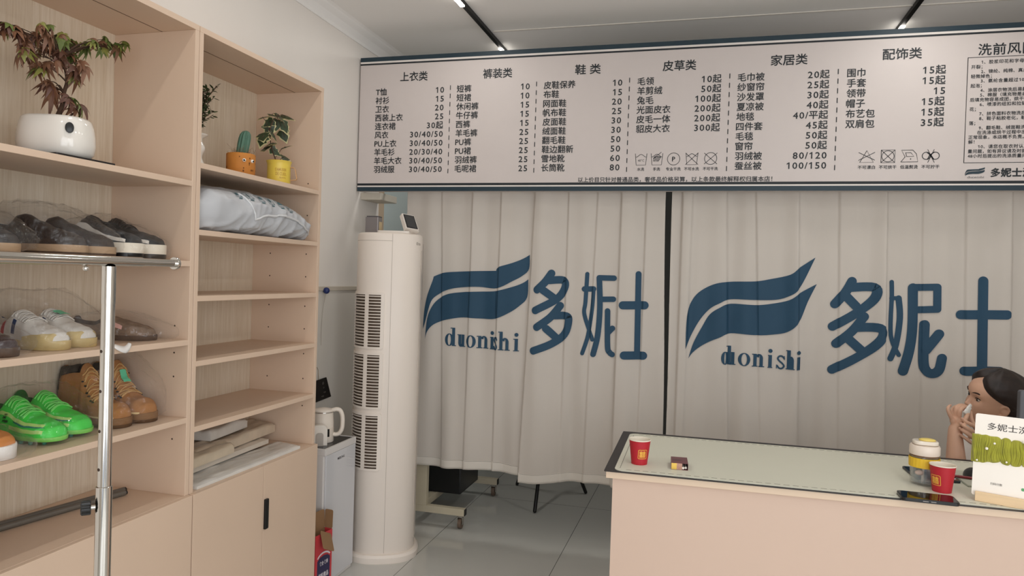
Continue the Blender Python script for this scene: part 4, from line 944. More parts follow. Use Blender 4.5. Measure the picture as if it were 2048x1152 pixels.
MB().box((-1.66, 4.04, 0.080), (-1.615, 4.68, 0.122)).build('cross_beam', cs, rk, world=True, bevel=0.002)
MB().box((-1.655, 4.0, 1.15), (-1.585, 4.72, 1.19)).build('top_beam', cs, rk, world=True, bevel=0.002)
t = thing('storage_tray', 'black plastic tray sitting on the rack beam behind the curtain', 'tray', (-1.62, 4.45, 0.122))
q = MB().box((-1.80, 4.26, 0.122), (-1.46, 4.62, 0.128)).box((-1.80, 4.26, 0.128), (-1.795, 4.62, 0.30)).box((-1.465, 4.26, 0.128), (-1.46, 4.62, 0.30)).box((-1.795, 4.26, 0.128), (-1.465, 4.265, 0.30)).box((-1.795, 4.615, 0.128), (-1.465, 4.62, 0.30))
q.build('tray_body', mat('tray_black', '#1B1C1D', 0.35), t, world=True, bevel=0.004)
MB().tube([(-1.80, 4.258, 0.30), (-1.46, 4.258, 0.30)], 0.006, 8).build('rim', black_m, t, world=True)
t = thing('folding_stand', 'black folding stand with splayed legs on the floor behind the curtain', 'stand', (-1.02, 4.75, 0))
for dx, dy in ((-0.26, 0.24), (0.24, 0.22), (0.0, -0.30)):
    MB().tube([(-1.02+dx, 4.75+dy, 0.012), (-1.02+dx*0.1, 4.75+dy*0.1, 0.62)], 0.012, 12, round_ends=True).build('leg', black_m, t, world=True, smooth=50)
MB().cyl((-1.02, 4.75, 0.56), (-1.02, 4.75, 1.25), 0.014, 14).build('post', black_m, t, world=True, smooth=40)

# ------------------------------------------------------------------ chrome garment rail in front of the cabinets
RXX = -1.16
gr = thing('garment_rail', 'chrome telescopic garment rail with black knob in front of the shoe shelves', 'garment rail', (RXX, 1.18, 0))
MB().tube([(RXX, 0.15, 1.5055), (RXX, 1.262, 1.5055)], 0.0105, 28).build('outer_bar', chrome_m, gr, world=True, smooth=50)
MB().tube([(RXX, 1.262, 1.5055), (RXX, 1.36, 1.5055)], 0.0088, 28).build('inner_bar', chrome_m, gr, world=True, smooth=50)
MB().lathe([(0.0088, -0.004), (0.0135, -0.004), (0.0148, 0), (0.0135, 0.004), (0.0088, 0.004)], n=32).xform(Matrix.Translation((RXX, 1.362, 1.5055)) @ Matrix.Rotation(R(90), 4, 'X')).build('end_ring', chrome_m, gr, world=True, smooth=60)
MB().sphere((RXX, 1.122, 1.4895), 0.0055, 12, 8).build('bolt', chrome_m, gr, world=True, smooth=180)
PY = 1.178
q = MB().tube([(RXX, PY, 1.052), (RXX, PY, 1.495)], 0.0128, 32)
q.build('upper_pole', chrome_m, gr, world=True, smooth=50)
MB().tube([(RXX, PY, 1.42), (RXX, PY, 1.495)], 0.0134, 32).build('pole_socket', chrome_m, gr, world=True, smooth=50)
MB().tube([(RXX, PY, 0.095), (RXX, PY, 1.052), (RXX, PY, 1.0535)], [0.0152, 0.0152, 0.0130], 32).build('lower_pole', chrome_m, gr, world=True, smooth=50)
hd = Vector((0.62, -0.78, 0)); hl = Vector((-0.95, -0.31, 0))
for z in (1.325, 1.245, 1.165, 1.088):
    p = Vector((RXX, PY, z)); n_ = Vector((-0.18, -0.98, 0)).normalized()
    q = MB().cyl(p+n_*0.0118, p+n_*0.0132, 0.0032, 14); q.build('adjustment_hole', hole_m, gr, world=True)
kd = Vector((-0.72, -0.69, 0)).normalized(); p = Vector((RXX, PY, 1.012))
MB().cyl(p+kd*0.012, p+kd*0.026, 0.005, 12).build('knob_screw', chrome_m, gr, world=True, smooth=40)
q = MB(); ax = kd; uu = Vector((0, 0, 1)); vv = ax.cross(uu); rings = []
for d_, k_ in ((0.022, 0.9), (0.024, 1.0), (0.038, 1.0), (0.040, 0.85)):
    rings.append([p+ax*d_+(uu*cos(2*pi*j/40)+vv*sin(2*pi*j/40))*((0.0145 if j % 4 < 2 else 0.0128)*k_) for j in range(40)])
q.loft(rings).build('black_knob', black_m, gr, world=True, smooth=30)
for py in (0.25,):
    MB().tube([(RXX, py, 0.095), (RXX, py, 1.497)], 0.0140, 24).build('lower_pole', chrome_m, gr, world=True, smooth=50)
for py in (PY, 0.25):
    MB().tube([(RXX-0.24, py, 0.082), (RXX+0.24, py, 0.082)], 0.0135, 20).build('foot_bar', chrome_m, gr, world=True, smooth=50)
    for dx in (-0.22, 0.22):
        MB().cyl((RXX+dx-0.01, py, 0.03), (RXX+dx+0.01, py, 0.03), 0.03, 20).build('castor_wheel', black_m, gr, world=True, smooth=40)
        MB().box((RXX+dx-0.014, py-0.012, 0.03), (RXX+dx-0.011, py+0.012, 0.075)).build('castor_fork', chrome_m, gr, world=True)
MB().tube([(RXX, 0.25, 0.12), (RXX, PY, 0.12)], 0.0105, 20).build('lower_bar', chrome_m, gr, world=True, smooth=50)

# ------------------------------------------------------------------ shoes in clear bags
def interp(tab, t):
    for (a, va), (b, vb) in zip(tab, tab[1:]):
        if t <= b:
            k = (t-a)/(b-a) if b > a else 0; k = k*k*(3-2*k); return va+(vb-va)*k
    return tab[-1][1]
WTAB = [(0, .70), (.12, .76), (.25, .75), (.45, .78), (.66, 1.0), (.80, .97), (1.0, .90)]
def wfrac(t):
    w = interp(WTAB, t)
    if t > .80: w *= max(1-((t-.80)/.20)**2.3, 0)**.5
    if t < .09: w *= max(1-((.09-t)/.09)**2.2, 0)**.5
    return max(w, .012)
HT = {'low': [(0, .074), (.04, .084), (.12, .078), (.26, .062), (.36, .082), (.42, .086), (.55, .068), (.70, .050), (.84, .040), (.94, .030), (1, .0)],
      'cleat': [(0, .090), (.05, .104), (.14, .098), (.26, .094), (.34, .104), (.40, .098), (.55, .070), (.70, .052), (.84, .042), (.94, .031), (1, .0)],
      'boot': [(0, .146), (.05, .158), (.16, .162), (.30, .168), (.37, .170), (.43, .140), (.51, .096), (.60, .066), (.72, .052), (.84, .050), (.94, .036), (1, .0)],
      'slip': [(0, .058), (.04, .066), (.14, .062), (.30, .052), (.40, .064), (.48, .066), (.60, .056), (.72, .046), (.86, .036), (.95, .026), (1, .0)]}
class Shoe:
    def __init__(s, kind, L, Wd, sole): s.k = kind; s.L = L; s.W = Wd/2; s.s = sole
    def w(s, t): return wfrac(t)*s.W*(0.86 if s.k == 'boot' and t < .40 else 1.0)
    def h(s, t): return interp(HT[s.k], t)*s.L/0.28
    def P(s, t, u, e=0.0):
        """surface point: t along the shoe, u across (-1..1); x = toe direction"""
        th = u*pi/2; w = s.w(t); h = s.h(t)
        lat = w*math.copysign(abs(sin(th))**0.8, th); c = max(cos(th), 0.0)**(0.75 if s.k != 'boot' else (0.45 if t < .42 else 0.7))
        if s.k == 'boot' and t < .5: lat *= 1-0.10*c
        z = s.s+h*c
        bend = 0.012*s.L/0.28*sin(pi*t)*(1 if True else 0)
        v = Vector((t*s.L, lat+bend*0.5, z))
        if e:
            n = Vector((0.25 if t > .7 else 0, sin(th), max(cos(th), .15))).normalized(); v += n*e
        return v
def make_shoe(name, label, loc, rz, kind, L, Wd, sole, um, sm, lm, lining, om=None, lace=None, group=None, tilt=0.0, mirror=False):
    s = Shoe(kind, L, Wd, sole)
    t = thing(name, label, 'shoe', loc, rz, group)
    nt, nu = 46, 22; rings = []
    c0, c1 = {'low': (.05, .34), 'cleat': (.05, .31), 'boot': (.06, .35), 'slip': (.05, .38)}[kind]
    dep = {'low': .045, 'cleat': .055, 'boot': .10, 'slip': .035}[kind]
    q = MB(); vs = []; fs = []; mi = []
    ST_ = [.5-.5*cos(pi*i/nt) for i in range(nt+1)]; ST_ = [.55*a+.45*i/nt for i, a in enumerate(ST_)]
    for i in range(nt+1):
        tt = ST_[i]
        for j in range(nu+1):
            u = -1+2*j/nu; p = s.P(tt, u)
            if c0 < tt < c1 and abs(u) < .52:
                edge = min((tt-c0)/0.03, (c1-tt)/0.03, (0.52-abs(u))/0.08, 1); p.z -= dep*sstep(max(edge, 0))
            vs.append(p)
    for i in range(nt):
        for j in range(nu):
            tt = (ST_[i]+ST_[i+1])/2; u = -1+2*(j+.5)/nu
            a = i*(nu+1)+j; f = (a, a+nu+1, a+nu+2, a+1); fs.append(f); mi.append(1 if (c0 < tt < c1 and abs(u) < .52) else 0)
    q.v = [tuple(v) for v in vs]; q.f = fs; q.mi = mi
    q.build('upper', [um, lining], t, smooth=70)
    # sole: two stacked outlines
    def outline(k): 
        pts = [(tt*L, s.w(tt)*k) for tt in [.5-.5*cos(pi*i/36) for i in range(37)]]
        up = [(x, y+0.006*L/0.28*sin(pi*x/L)) for x, y in pts]; dn = [(x, -y+0.006*L/0.28*sin(pi*x/L)) for x, y in reversed(pts)]
        return up+dn
    def band(zs, nm, m):
        o = MB(); rr = []
        for z, k in zs:
            oc = outline(k); cx = L*.5
            rr.append([((x-cx)*(1+0.012*(k-1)/0.06)+cx+(0.003 if x > L*.9 else 0), y, z) for x, y in oc])
        o.loft(rr); o.build(nm, m, t, smooth=50)
    if om: band([(0, .98), (0.001, 1.01), (sole*.42, 1.02)], 'outsole', om); band([(sole*.42, 1.03), (sole*1.0, 1.035), (sole*1.18, 1.02), (sole*1.18, .9)], 'midsole', sm)
    else: band([(0, .98), (0.001, 1.01), (sole*1.0, 1.035), (sole*1.18, 1.02), (sole*1.18, .9)], 'sole', sm)
    if lace:
        q = MB(); l0, l1, n = {'low': (.40, .60, 6), 'cleat': (.36, .62, 8), 'boot': (.41, .64, 8), 'slip': (.4, .6, 5)}[kind]
        for i in range(n):
            tt = l0+(l1-l0)*i/(n-1)
            q.tube([s.P(tt+(0.016 if a % 2 else 0)*0+0.02*math.sin(a*1.1+i)*0.4, -.46+.92*a/8, .0032) for a in range(9)], 0.0021, 6)
            if i < n-1: q.tube([s.P(tt+(l1-l0)/(n-1)*a/6, (-.42+.84*a/6)*(1 if i % 2 else -1), .0045) for a in range(7)], 0.0018, 6)
        q.build('laces', lace, t, smooth=60)
    return t, s
def patch(t, s, name, m, pts, e=0.0012, n=6):
    """strip on the shoe: list of (t, u0, u1)"""
    q = MB(); vs = []; P0 = pts; pts = []
    for (t0, a0, b0), (t1, a1, b1) in zip(P0, P0[1:]):
        m_ = max(int((t1-t0)/.012), 1); pts += [(t0+(t1-t0)*i/m_, a0+(a1-a0)*i/m_, b0+(b1-b0)*i/m_) for i in range(m_)]
    pts.append(P0[-1])
    for tt, a, b in pts: vs += [s.P(tt, a+(b-a)*k/n, e) for k in range(n+1)]
    q.add(vs, [(i*(n+1)+k, (i+1)*(n+1)+k, (i+1)*(n+1)+k+1, i*(n+1)+k+1) for i in range(len(pts)-1) for k in range(n)])
    return q.build(name, m, t, smooth=180)
film_m = film('clear_bag_film', veil=0.012, gloss=0.13, rough=0.05, bump=1.0, bscale=30)
film2_m = film('thin_bag_film', veil=0.008, gloss=0.10, rough=0.05, bump=1.0, bscale=26)
def clear_bag(label, c, half, rz, seed, m=film_m, amp=0.012, tail=None):
    """crumpled clear bag lying around things: closed lumpy skin, flat underneath"""
    q = MB(); nu, nv = 120, 54; rings = []; a, b, h = half
    rng = Vector((seed*3.1, seed*1.7, seed*0.7))
    for i in range(nv+1):
        v = pi*i/nv; ring = []
        for j in range(nu):
            u = 2*pi*j/nu
            sv = max(sin(v), 0.02)**0.55; cz = math.copysign(abs(cos(v))**0.7, cos(v))
            x = a*sv*math.copysign(abs(cos(u))**0.75, cos(u)); y = b*sv*math.copysign(abs(sin(u))**0.75, sin(u)); z = h*(1-cz)/2
            slope = 1-0.42*sstep((x/a+0.2)/1.2)       # lower over the toes
            z *= slope
            p = Vector((x, y, z))
            nz = noise.noise(p*16+rng)*amp+abs(noise.noise(p*38+rng))*amp*0.75
            d = Vector((x/a, y/b, (z/h-0.35)*1.2))
            d = d.normalized() if d.length > 1e-6 else Vector((0, 0, 1))
            r1 = max(1-abs(noise.noise(Vector((p.x*26+p.z*14, p.y*22-p.z*9, seed*2.3)))*2.6), 0)**5; r2 = max(1-abs(noise.noise(Vector((p.x*40-p.y*26, p.z*44+p.y*12, seed*5.3)))*2.4), 0)**5
            p += d*(nz+.0055*r1+.0035*r2)
            p.z = max(p.z, 0.0008)
            ring.append(p)
        rings.append(ring)
    q.loft(rings, True, True)
    t = q.build('clear_plastic_bag', m, None, smooth=180)
    t.location = (c[0]+.014, c[1], c[2]); t.rotation_euler = (0, 0, rz)
    return tag(t, label, 'plastic bag', 'clear plastic bags over the shoes')
M_ = lambda n, c, **k: mat(n, c, **k)
dk_lin = M_('shoe_lining_dark', '#1C1614', rough=0.9)
Z2, Z3, Z4 = 1.5185, 1.2565, 0.9965
def toe(x, y, L, rz): return (x-L*cos(rz), y-L*sin(rz))
def pair(name, labels, toes, z, rz, group, fn, **k):
    out = []
    for lb, (x, y), a in zip(labels, toes, rz if hasattr(rz, '__len__') else (rz, rz)):
        hx, hy = toe(x, y, k['L'], a); out.append(make_shoe(name, lb, (hx, hy, z), a, group=group, **k))
        if fn: fn(*out[-1])
    return out
# upper shelf: dark brown pair, black and white pair, dark shoe at the very left
brown_u = M_('dark_brown_leather', '#261A15', rough=0.4, var=0.08); tan_s = M_('tan_sole', '#A88C6E', rough=0.6); brown_s = M_('brown_sole', '#4E3A2C', rough=0.7)
pair('shoe', ['dark brown leather shoe in clear bag on the upper shoe shelf, left of its pair', 'dark brown leather shoe in clear bag, right one of its pair beside black sneakers'], [(-1.690, 1.628), (-1.685, 1.722)], Z2, R(14), 'dark brown leather shoes', None, kind='low', L=0.29, Wd=0.105, sole=0.026, um=brown_u, sm=tan_s, lm=None, lining=dk_lin, om=brown_s)
blk_u = M_('black_canvas', '#0E0D10', rough=0.6, var=0.06); wht_s = M_('white_foxing', '#DDD2C0', rough=0.5)
wht_c = M_('white_canvas', '#CFC7BC', rough=0.7)
def bwfn(t, s):
    patch(t, s, 'white_side_stripe', wht_c, [(.30, .40, .62), (.42, .52, .72), (.56, .62, .80), (.74, .70, .86), (.90, .72, .9)])
    patch(t, s, 'white_side_stripe', wht_c, [(.30, -.62, -.40), (.42, -.72, -.52), (.56, -.80, -.62), (.74, -.86, -.70), (.90, -.9, -.72)])
    patch(t, s, 'white_heel_patch', wht_c, [(.02, -.8, .8), (.07, -.82, .82), (.12, -.8, .8)] if False else [(.015, -.7, .7), (.05, -.75, .75)])
pair('sneaker', ['black sneaker with cream rubber toe band on the upper shelf, left of its pair', 'black sneaker with cream rubber toe band on the upper shelf, nearest the partition'], [(-1.688, 1.835), (-1.695, 1.938)], Z2, R(14), 'black sneakers with cream bands', bwfn, kind='low', L=0.275, Wd=0.100, sole=0.040, um=blk_u, sm=wht_s, lm=None, lining=dk_lin, om=black_m, lace=M_('lace_black', '#1E1C1C'))
pair('shoe', ['dark shoe with pale sole at the left end of the upper shoe shelf'], [(-1.700, 1.430)], Z2, (R(14),), 'dark shoes', None, kind='low', L=0.28, Wd=0.10, sole=0.022, um=M_('charcoal_leather', '#2A2526', rough=0.35), sm=tan_s, lm=None, lining=dk_lin)
clear_bag('clear crumpled bag over the dark brown shoes on the upper shelf', (-1.826, 1.648, Z2), (0.162, 0.125, 0.148), R(14), 1)
clear_bag('clear bag with pointed top over the black sneakers on the upper shelf', (-1.825, 1.860, Z2), (0.158, 0.100, 0.128), R(14), 2)
clear_bag('clear crumpled bag over the dark shoe at the left of the upper shelf', (-1.830, 1.395, Z2), (0.155, 0.085, 0.13), R(14), 3)
# middle shelf: white sneakers, dark shoe, suede shoe
wh_u = M_('white_leather', '#DAD5CD', rough=0.5, var=0.03); cream_s = M_('yellowed_sole', '#C9B27C', rough=0.6, var=0.12, scale=20)
navy_p = M_('navy_stripe', '#22365E', rough=0.5); red_p = M_('red_stripe', '#B22A36', rough=0.5); mint = M_('mint_tag', '#5FC79B', rough=0.5)
def whfn(t, s):
    for sg in (-1, 1):
        for a, m, nm in ((.24, red_p, 'red_stripe'), (.31, wht_c, 'white_stripe'), (.38, navy_p, 'navy_stripe')):
            patch(t, s, nm, m, [(a, .80*sg, .34*sg), (a+.05, .80*sg, .34*sg)] if False else [(a+.05, .90*sg, .52*sg), (a+.095, .90*sg, .52*sg)])
        patch(t, s, 'navy_heel_stripe', navy_p, [(.02, .80*sg, .45*sg), (.10, .84*sg, .60*sg), (.16, .86*sg, .70*sg)])
    patch(t, s, 'cream_toe_rand', cream_s, [(.62, -.99, -.90), (.72, -.99, -.80), (.82, -.99, -.70), (.90, -.99, -.55), (.96, -.99, -.3)])
    patch(t, s, 'cream_toe_rand', cream_s, [(.72, .97, .80), (.82, .97, .70), (.90, .97, .55), (.96, .95, .3)])
    patch(t, s, 'tongue_label', navy_p, [(.36, -.2, .2), (.40, -.2, .2)], e=.004)
ws = pair('sneaker', ['white sneaker with red and navy stripes on the middle shelf, left of its pair', 'white sneaker with red and navy stripes and mint tag, right of its pair'], [(-1.722, 1.600), (-1.730, 1.698)], Z3, R(2), 'white striped sneakers', whfn, kind='low', L=0.258, Wd=0.098, sole=0.022, um=wh_u, sm=cream_s, lm=None, lining=M_('white_lining', '#B9AFA2', rough=0.9), lace=wh_u)
t, s = ws[1]; patch(t, s, 'mint_tag', mint, [(.50, -.15, .28), (.56, -.12, .32), (.60, -.1, .34)], e=.012)
clear_bag('clear tall bag over the white striped sneakers on the middle shelf', (-1.845, 1.635, Z3), (0.150, 0.125, 0.165), R(2), 4)
pair('shoe', ['glossy dark brown shoe toe at the left end of the middle shelf'], [(-1.694, 1.425), ], Z3, (R(12),), 'dark shoes', None, kind='slip', L=0.27, Wd=0.105, sole=0.02, um=M_('gloss_brown', '#37282A', rough=0.25), sm=brown_s, lm=None, lining=dk_lin)
clear_bag('clear crumpled bag over the glossy dark shoe on the middle shelf', (-1.824, 1.40, Z3), (0.150, 0.078, 0.105), R(12), 5, film2_m)
suede = M_('brown_suede', '#7A6350', rough=0.95, var=0.25, scale=60, bump=0.4, bscale=300)
pair('shoe', ['flat brown suede shoe in a bag on the middle shelf, behind the chrome pole'], [(-1.735, 1.955)], Z3, (R(20),), 'suede shoes', lambda t, s: (patch(t, s, 'pink_label', M_('pink_label', '#D8A79B'), [(.52, -.72, -.50), (.58, -.74, -.52), (.66, -.78, -.6)], e=.002), patch(t, s, 'dark_collar', dk_lin, [(.04, -.62, -.40), (.2, -.64, -.44), (.38, -.6, -.3), (.44, -.4, .1)], e=.003)), kind='slip', L=0.255, Wd=0.10, sole=0.014, um=suede, sm=brown_s, lm=None, lining=dk_lin)
clear_bag('thin clear bag spread over the brown suede shoe on the middle shelf', (-1.822, 1.905, Z3), (0.150, 0.115, 0.088), R(20), 6, film2_m, 0.009)
t = thing('paper_strip', 'curled white paper strip hanging over the middle shelf edge beside the pole', 'paper', (-1.66, 1.74, Z3))
lo = [(1.697,1.2633),(1.710,1.2516),(1.728,1.2418),(1.743,1.2400),(1.759,1.2492),(1.770,1.2630)]; hi = [(1.697,1.2685),(1.712,1.2668),(1.728,1.2613),(1.743,1.2585),(1.757,1.2625),(1.768,1.2672)]
lo = spline(lo, 4); hi = spline(hi, 4); rings = []
for i, (a, b) in enumerate(zip(lo, hi)):
    x = -1.654-.006*sin(pi*i/(len(lo)-1)) if False else -1.655+.010*sin(pi*i/(len(lo)-1)); rings.append([(x, a[0], a[1]), (x-.002, (a[0]+b[0])/2, (a[1]+b[1])/2), (x-.010, b[0], b[1])])
q = MB(); q.loft(rings, False, False).build('strip', M_('paper_white', '#DCD8D3', rough=0.6), t, world=True, smooth=180, solid=0.0008)
# lower shelf: green football boots, tan work boots, orange toe
gr_u = M_('neon_green', '#42D24A', rough=0.4, var=0.07, scale=14); gr_s = M_('green_sole', '#7FD05A', rough=0.5, var=0.15, scale=30); lime = M_('lime_stripe', '#B7DE7C', rough=0.5); teal_p = M_('teal_stripe', '#1E7F6C', rough=0.4)
gr_l = M_('green_lining', '#1F6E2B', rough=0.8)
def grfn(t, s):
    for sg in (-1, 1):
        patch(t, s, 'lime_stripe', lime, [(.28, .62*sg, .70*sg), (.45, .60*sg, .70*sg), (.60, .56*sg, .70*sg), (.74, .48*sg, .66*sg), (.88, .30*sg, .5*sg)])
        patch(t, s, 'lime_stripe', lime, [(.45, .86*sg, .93*sg), (.62, .80*sg, .92*sg), (.78, .76*sg, .9*sg), (.9, .66*sg, .84*sg)])
        patch(t, s, 'teal_stripe', teal_p, [(.50, .72*sg, .74*sg), (.62, .68*sg, .75*sg), (.74, .62*sg, .70*sg), (.86, .50*sg, .58*sg), (.90, .46*sg, .48*sg)])
        for k in range(7):
            patch(t, s, 'dark_side_mark', dk_lin, [(.20+.018*k, (.60+.02*abs(k-6))*sg, (.92)*sg), (.206+.018*k, (.60+.02*abs(k-6))*sg, (.90)*sg)], e=.0016)
    q = MB()
    for k in range(7):
        tt = .36+.014*(k % 4); u = -.84+.07*(k % 3)
        q.tube([s.P(tt, u, .001), s.P(tt+.012, u+.05, .0012), s.P(tt+.022, u+.01, .001), s.P(tt+.030, u+.06, .001)], 0.0008, 5)
    q.build('handwritten_mark', dk_lin, t)
    q = MB()
    for tt, y in ((.10, .02), (.10, -.02), (.25, .022), (.25, -.022), (.62, .035), (.62, -.035), (.74, .034), (.74, -.034), (.86, .02), (.86, -.02)):
        MB().tube([(tt*s.L, y, 0.010), (tt*s.L, y, -0.010)], [0.008, 0.0055], 10).build('stud', teal_p, t, smooth=50)
pair('football_boot', ['neon green football boot on the lower shelf, left one with handwritten mark', 'neon green football boot on the lower shelf, right one next to work boots'], [(-1.716, 1.592), (-1.730, 1.690)], Z4+0.0105, (R(2), R(0)), 'neon green football boots', grfn, kind='cleat', L=0.262, Wd=0.098, sole=0.010, um=gr_u, sm=gr_s, lm=None, lining=gr_l, lace=M_('lace_green', '#7BE070', rough=0.5))
clear_bag('clear bag over the neon green football boots on the lower shelf', (-1.842, 1.632, Z4), (0.150, 0.122, 0.150), R(0), 7, film2_m)
tan_u = M_('tan_nubuck', '#A5703F', rough=0.85, var=0.12, scale=18, bump=0.25, bscale=250); tan_sole = M_('gum_sole', '#7E5A38', rough=0.7); collar_m = M_('boot_collar', '#2E2420', rough=0.7)
def btfn(t, s):
    patch(t, s, 'padded_collar', collar_m, [(.02, -.95, -.30), (.10, -.62, -.28), (.22, -.56, -.26), (.33, -.52, -.2)], e=.004); patch(t, s, 'padded_collar', collar_m, [(.02, .95, .30), (.10, .62, .28), (.22, .56, .26), (.33, .52, .2)], e=.004)
    patch(t, s, 'padded_collar', collar_m, [(.005, -.9, .9), (.03, -.8, .8)], e=.004)
    patch(t, s, 'welt_stitch', M_('welt_cream', '#D8BC88', rough=0.7), [(.5, -.985, -.955), (.7, -.985, -.95), (.85, -.985, -.94), (.95, -.98, -.9)], e=.003)
    q = MB()
    for sg in (-1, 1):
        for k in range(6):
            q = MB(); q.sphere(s.P(.42+.042*k, .50*sg, .001), 0.0042, 10, 8, sq=(1, 1, .7)); q.build('eyelet', dk_lin, t, smooth=180)
bt = pair('work_boot', ['tan work boot with dark collar on the lower shelf, left one behind the pole', 'tan work boot with mint tag on the lower shelf, right one nearest the partition'], [(-1.722, 1.826), (-1.712, 1.920)], Z4, (R(-4), R(-8)), 'tan work boots', btfn, kind='boot', L=0.266, Wd=0.100, sole=0.026, um=tan_u, sm=tan_sole, lm=None, lining=collar_m, om=M_('dark_gum', '#5A4029', rough=0.8), lace=M_('lace_tan', '#C49A62', rough=0.8))
t, s = bt[1]; patch(t, s, 'mint_tag', mint, [(.46, -.10, .14), (.50, -.10, .14), (.545, -.08, .16)], e=.012)
clear_bag('clear crumpled bag over the tan work boots on the lower shelf', (-1.840, 1.880, Z4), (0.150, 0.118, 0.230), R(-5), 8, film2_m, 0.014)
pair('sneaker', ['orange shoe with white rubber toe at the left end of the lower shelf'], [(-1.696, 1.425)], Z4, (R(12),), 'orange shoes', None, kind='low', L=0.26, Wd=0.100, sole=0.030, um=M_('orange_canvas', '#C9803F', rough=0.6, var=0.08), sm=M_('white_rubber', '#E3DED8', rough=0.4), lm=None, lining=dk_lin)
clear_bag('clear crumpled bag over the orange shoe on the lower shelf', (-1.822, 1.395, Z4), (0.158, 0.082, 0.10), R(12), 9)
# two grey rods on the base top
for lb, a, b in (('grey metal rod lying on the cabinet base, the rear one of two', (-1.968, 1.42, 0.7425), (-1.873, 1.985, 0.7425)), ('grey metal rod lying on the cabinet base, the front one of two', (-1.938, 1.40, 0.7425), (-1.846, 1.96, 0.7425))):
    t = thing('metal_rod', lb, 'rod', ((a[0]+b[0])/2, (a[1]+b[1])/2, 0.733), 0, 'grey rods on the cabinet base')
    d = (Vector(b)-Vector(a)).normalized()
    MB().tube([Vector(a), Vector(b)], 0.0088, 18).build('tube', mat('grey_rod', '#6C675F', 0.45, 0.3), t, world=True, smooth=50)
    MB().tube([Vector(b), Vector(b)+d*0.006], 0.0075, 18).build('end_plug', black_m, t, world=True, smooth=50)

# ------------------------------------------------------------------ plants
def leaf_frame(p, d, up, roll=0.0):
    d = d.normalized(); s = d.cross(up); s = s.normalized() if s.length > 1e-5 else d.orthogonal().normalized(); n = s.cross(d)
    s, n = s*cos(roll)+n*sin(roll), n*cos(roll)-s*sin(roll)
    return lambda a, b, c=0.0: p+d*a+s*b+n*c
random.seed(11)
def maple_leaf(q, p, d, size, m, droop):
    F = leaf_frame(p, d, Vector((0, 0, 1)), random.uniform(-.5, .5))
    for k, (ang, ln) in enumerate(((0, 1.0), (38, .92), (-38, .92), (78, .70), (-78, .70), (118, .38), (-118, .38))):
        a = R(ang+random.uniform(-5, 5)); L = size*ln*random.uniform(.9, 1.1); w = L*.19; ca, sa = cos(a), sin(a)
        P = []
        for t, ww in ((0.02, .25), (.25, .8), (.5, 1.0), (.75, .6), (1.0, 0.0)):
            dz = -droop*(t*L)**2/size*2.2; x = t*L
            if ww > 0:
                for sg in (1, -1): P.append(F(x*ca-sg*w*ww*sa, x*sa+sg*w*ww*ca, dz+0.0008*0))
            else: P.append(F(x*ca, x*sa, dz))
        q.add(P, [(0, 2, 3, 1), (2, 4, 5, 3), (4, 6, 7, 5), (6, 8, 7)], m)
bn = thing('maple_bonsai', 'maple bonsai with reddish and green leaves in a white rounded pot on the top shelf', 'potted plant', (-1.778, 1.612, 1.784))
pot_m = mat('white_glazed_ceramic', '#E4DED5', 0.12, var=0.01, coat=0.3)
PYW = R(16)
def pot_ring(sx, sy, z, n=64, ex=2.6):
    out = []
    for j in range(n):
        u = 2*pi*j/n; c, s_ = cos(u), sin(u); k = 1/((abs(c)**ex+abs(s_)**ex)**(1/ex)); x, y = c*k*sx, s_*k*sy
        out.append((x*cos(PYW)-y*sin(PYW), x*sin(PYW)+y*cos(PYW), z))
    return out
KP = .90
prof = [(a*KP, b*KP, c) for a, b, c in [(0.080, 0.058, .0062), (.092, .068, .0075), (.103, .078, .022), (.107, .082, .045), (.106, .081, .070), (.102, .077, .095), (.096, .072, .112), (.090, .067, .1185), (.086, .063, .1185), (.084, .061, .112), (.083, .060, .100)]]
MB().loft([pot_ring(a, b, c) for a, b, c in prof]).build('pot', pot_m, bn, smooth=60)
MB().loft([pot_ring(.083*KP, .060*KP, .1000), pot_ring(.05, .035, .106), pot_ring(.005, .004, .108)]).build('soil', mat('dark_soil', '#2E241C', 0.95, var=0.4, scale=90, bump=0.6), bn, smooth=60)
az = R(-28); hp_ = Vector((0.107*0.80*cos(R(-40)), 0, 0))
hx, hy = 0.072, -0.0600
hc = Vector((hx*cos(PYW)-hy*sin(PYW), hx*sin(PYW)+hy*cos(PYW), 0.083)); hn = Vector((sin(PYW)+0.62, -cos(PYW)*.85, 0.06)).normalized()
hu = hn.cross(Vector((0, 0, 1))).normalized(); hv = hu.cross(hn)
MB().loft([[hc+hn*e+hu*(0.0105*k*cos(2*pi*j/28))+hv*(0.0145*k*sin(2*pi*j/28)) for j in range(28)] for e, k in ((-.006, 1.0), (0.0035, 1.0), (0.0042, .9))]).build('drain_window', black_m, bn, smooth=40)
MB().prism(rrect(-0.122, -0.100, 0.1125, 0.098, 0.008), 0.0, 0.0055).build('tray', mat('dark_tray', '#1A1412', 0.5), bn, bevel=0.001)
O = Vector((-1.778, 1.612, 1.784))
TR = [Vector(p)-O for p in [(-1.777,1.606,1.885),(-1.775,1.612,1.907),(-1.775,1.627,1.945),(-1.775,1.63,1.977),(-1.775,1.639,2.011),(-1.775,1.633,2.044),(-1.775,1.619,2.079)]]
bark = mat('bark_brown', '#4A3528', 0.9, var=0.25, scale=60, bump=0.5, bscale=150)
q = MB(); q.tube([tuple(p) for p in spline([tuple(p) for p in TR], 5)], [0.0085-0.0062*i/30 for i in range(31)], 10)
q.tube([TR[0]+Vector((0.01, 0.012, 0)), TR[1]+Vector((0.012, 0.02, 0.0)), TR[2]+Vector((0.02, 0.03, -0.01)), Vector((0.03, 0.026, 0.18))], [0.004, 0.0032, 0.0024, 0.0015], 8)
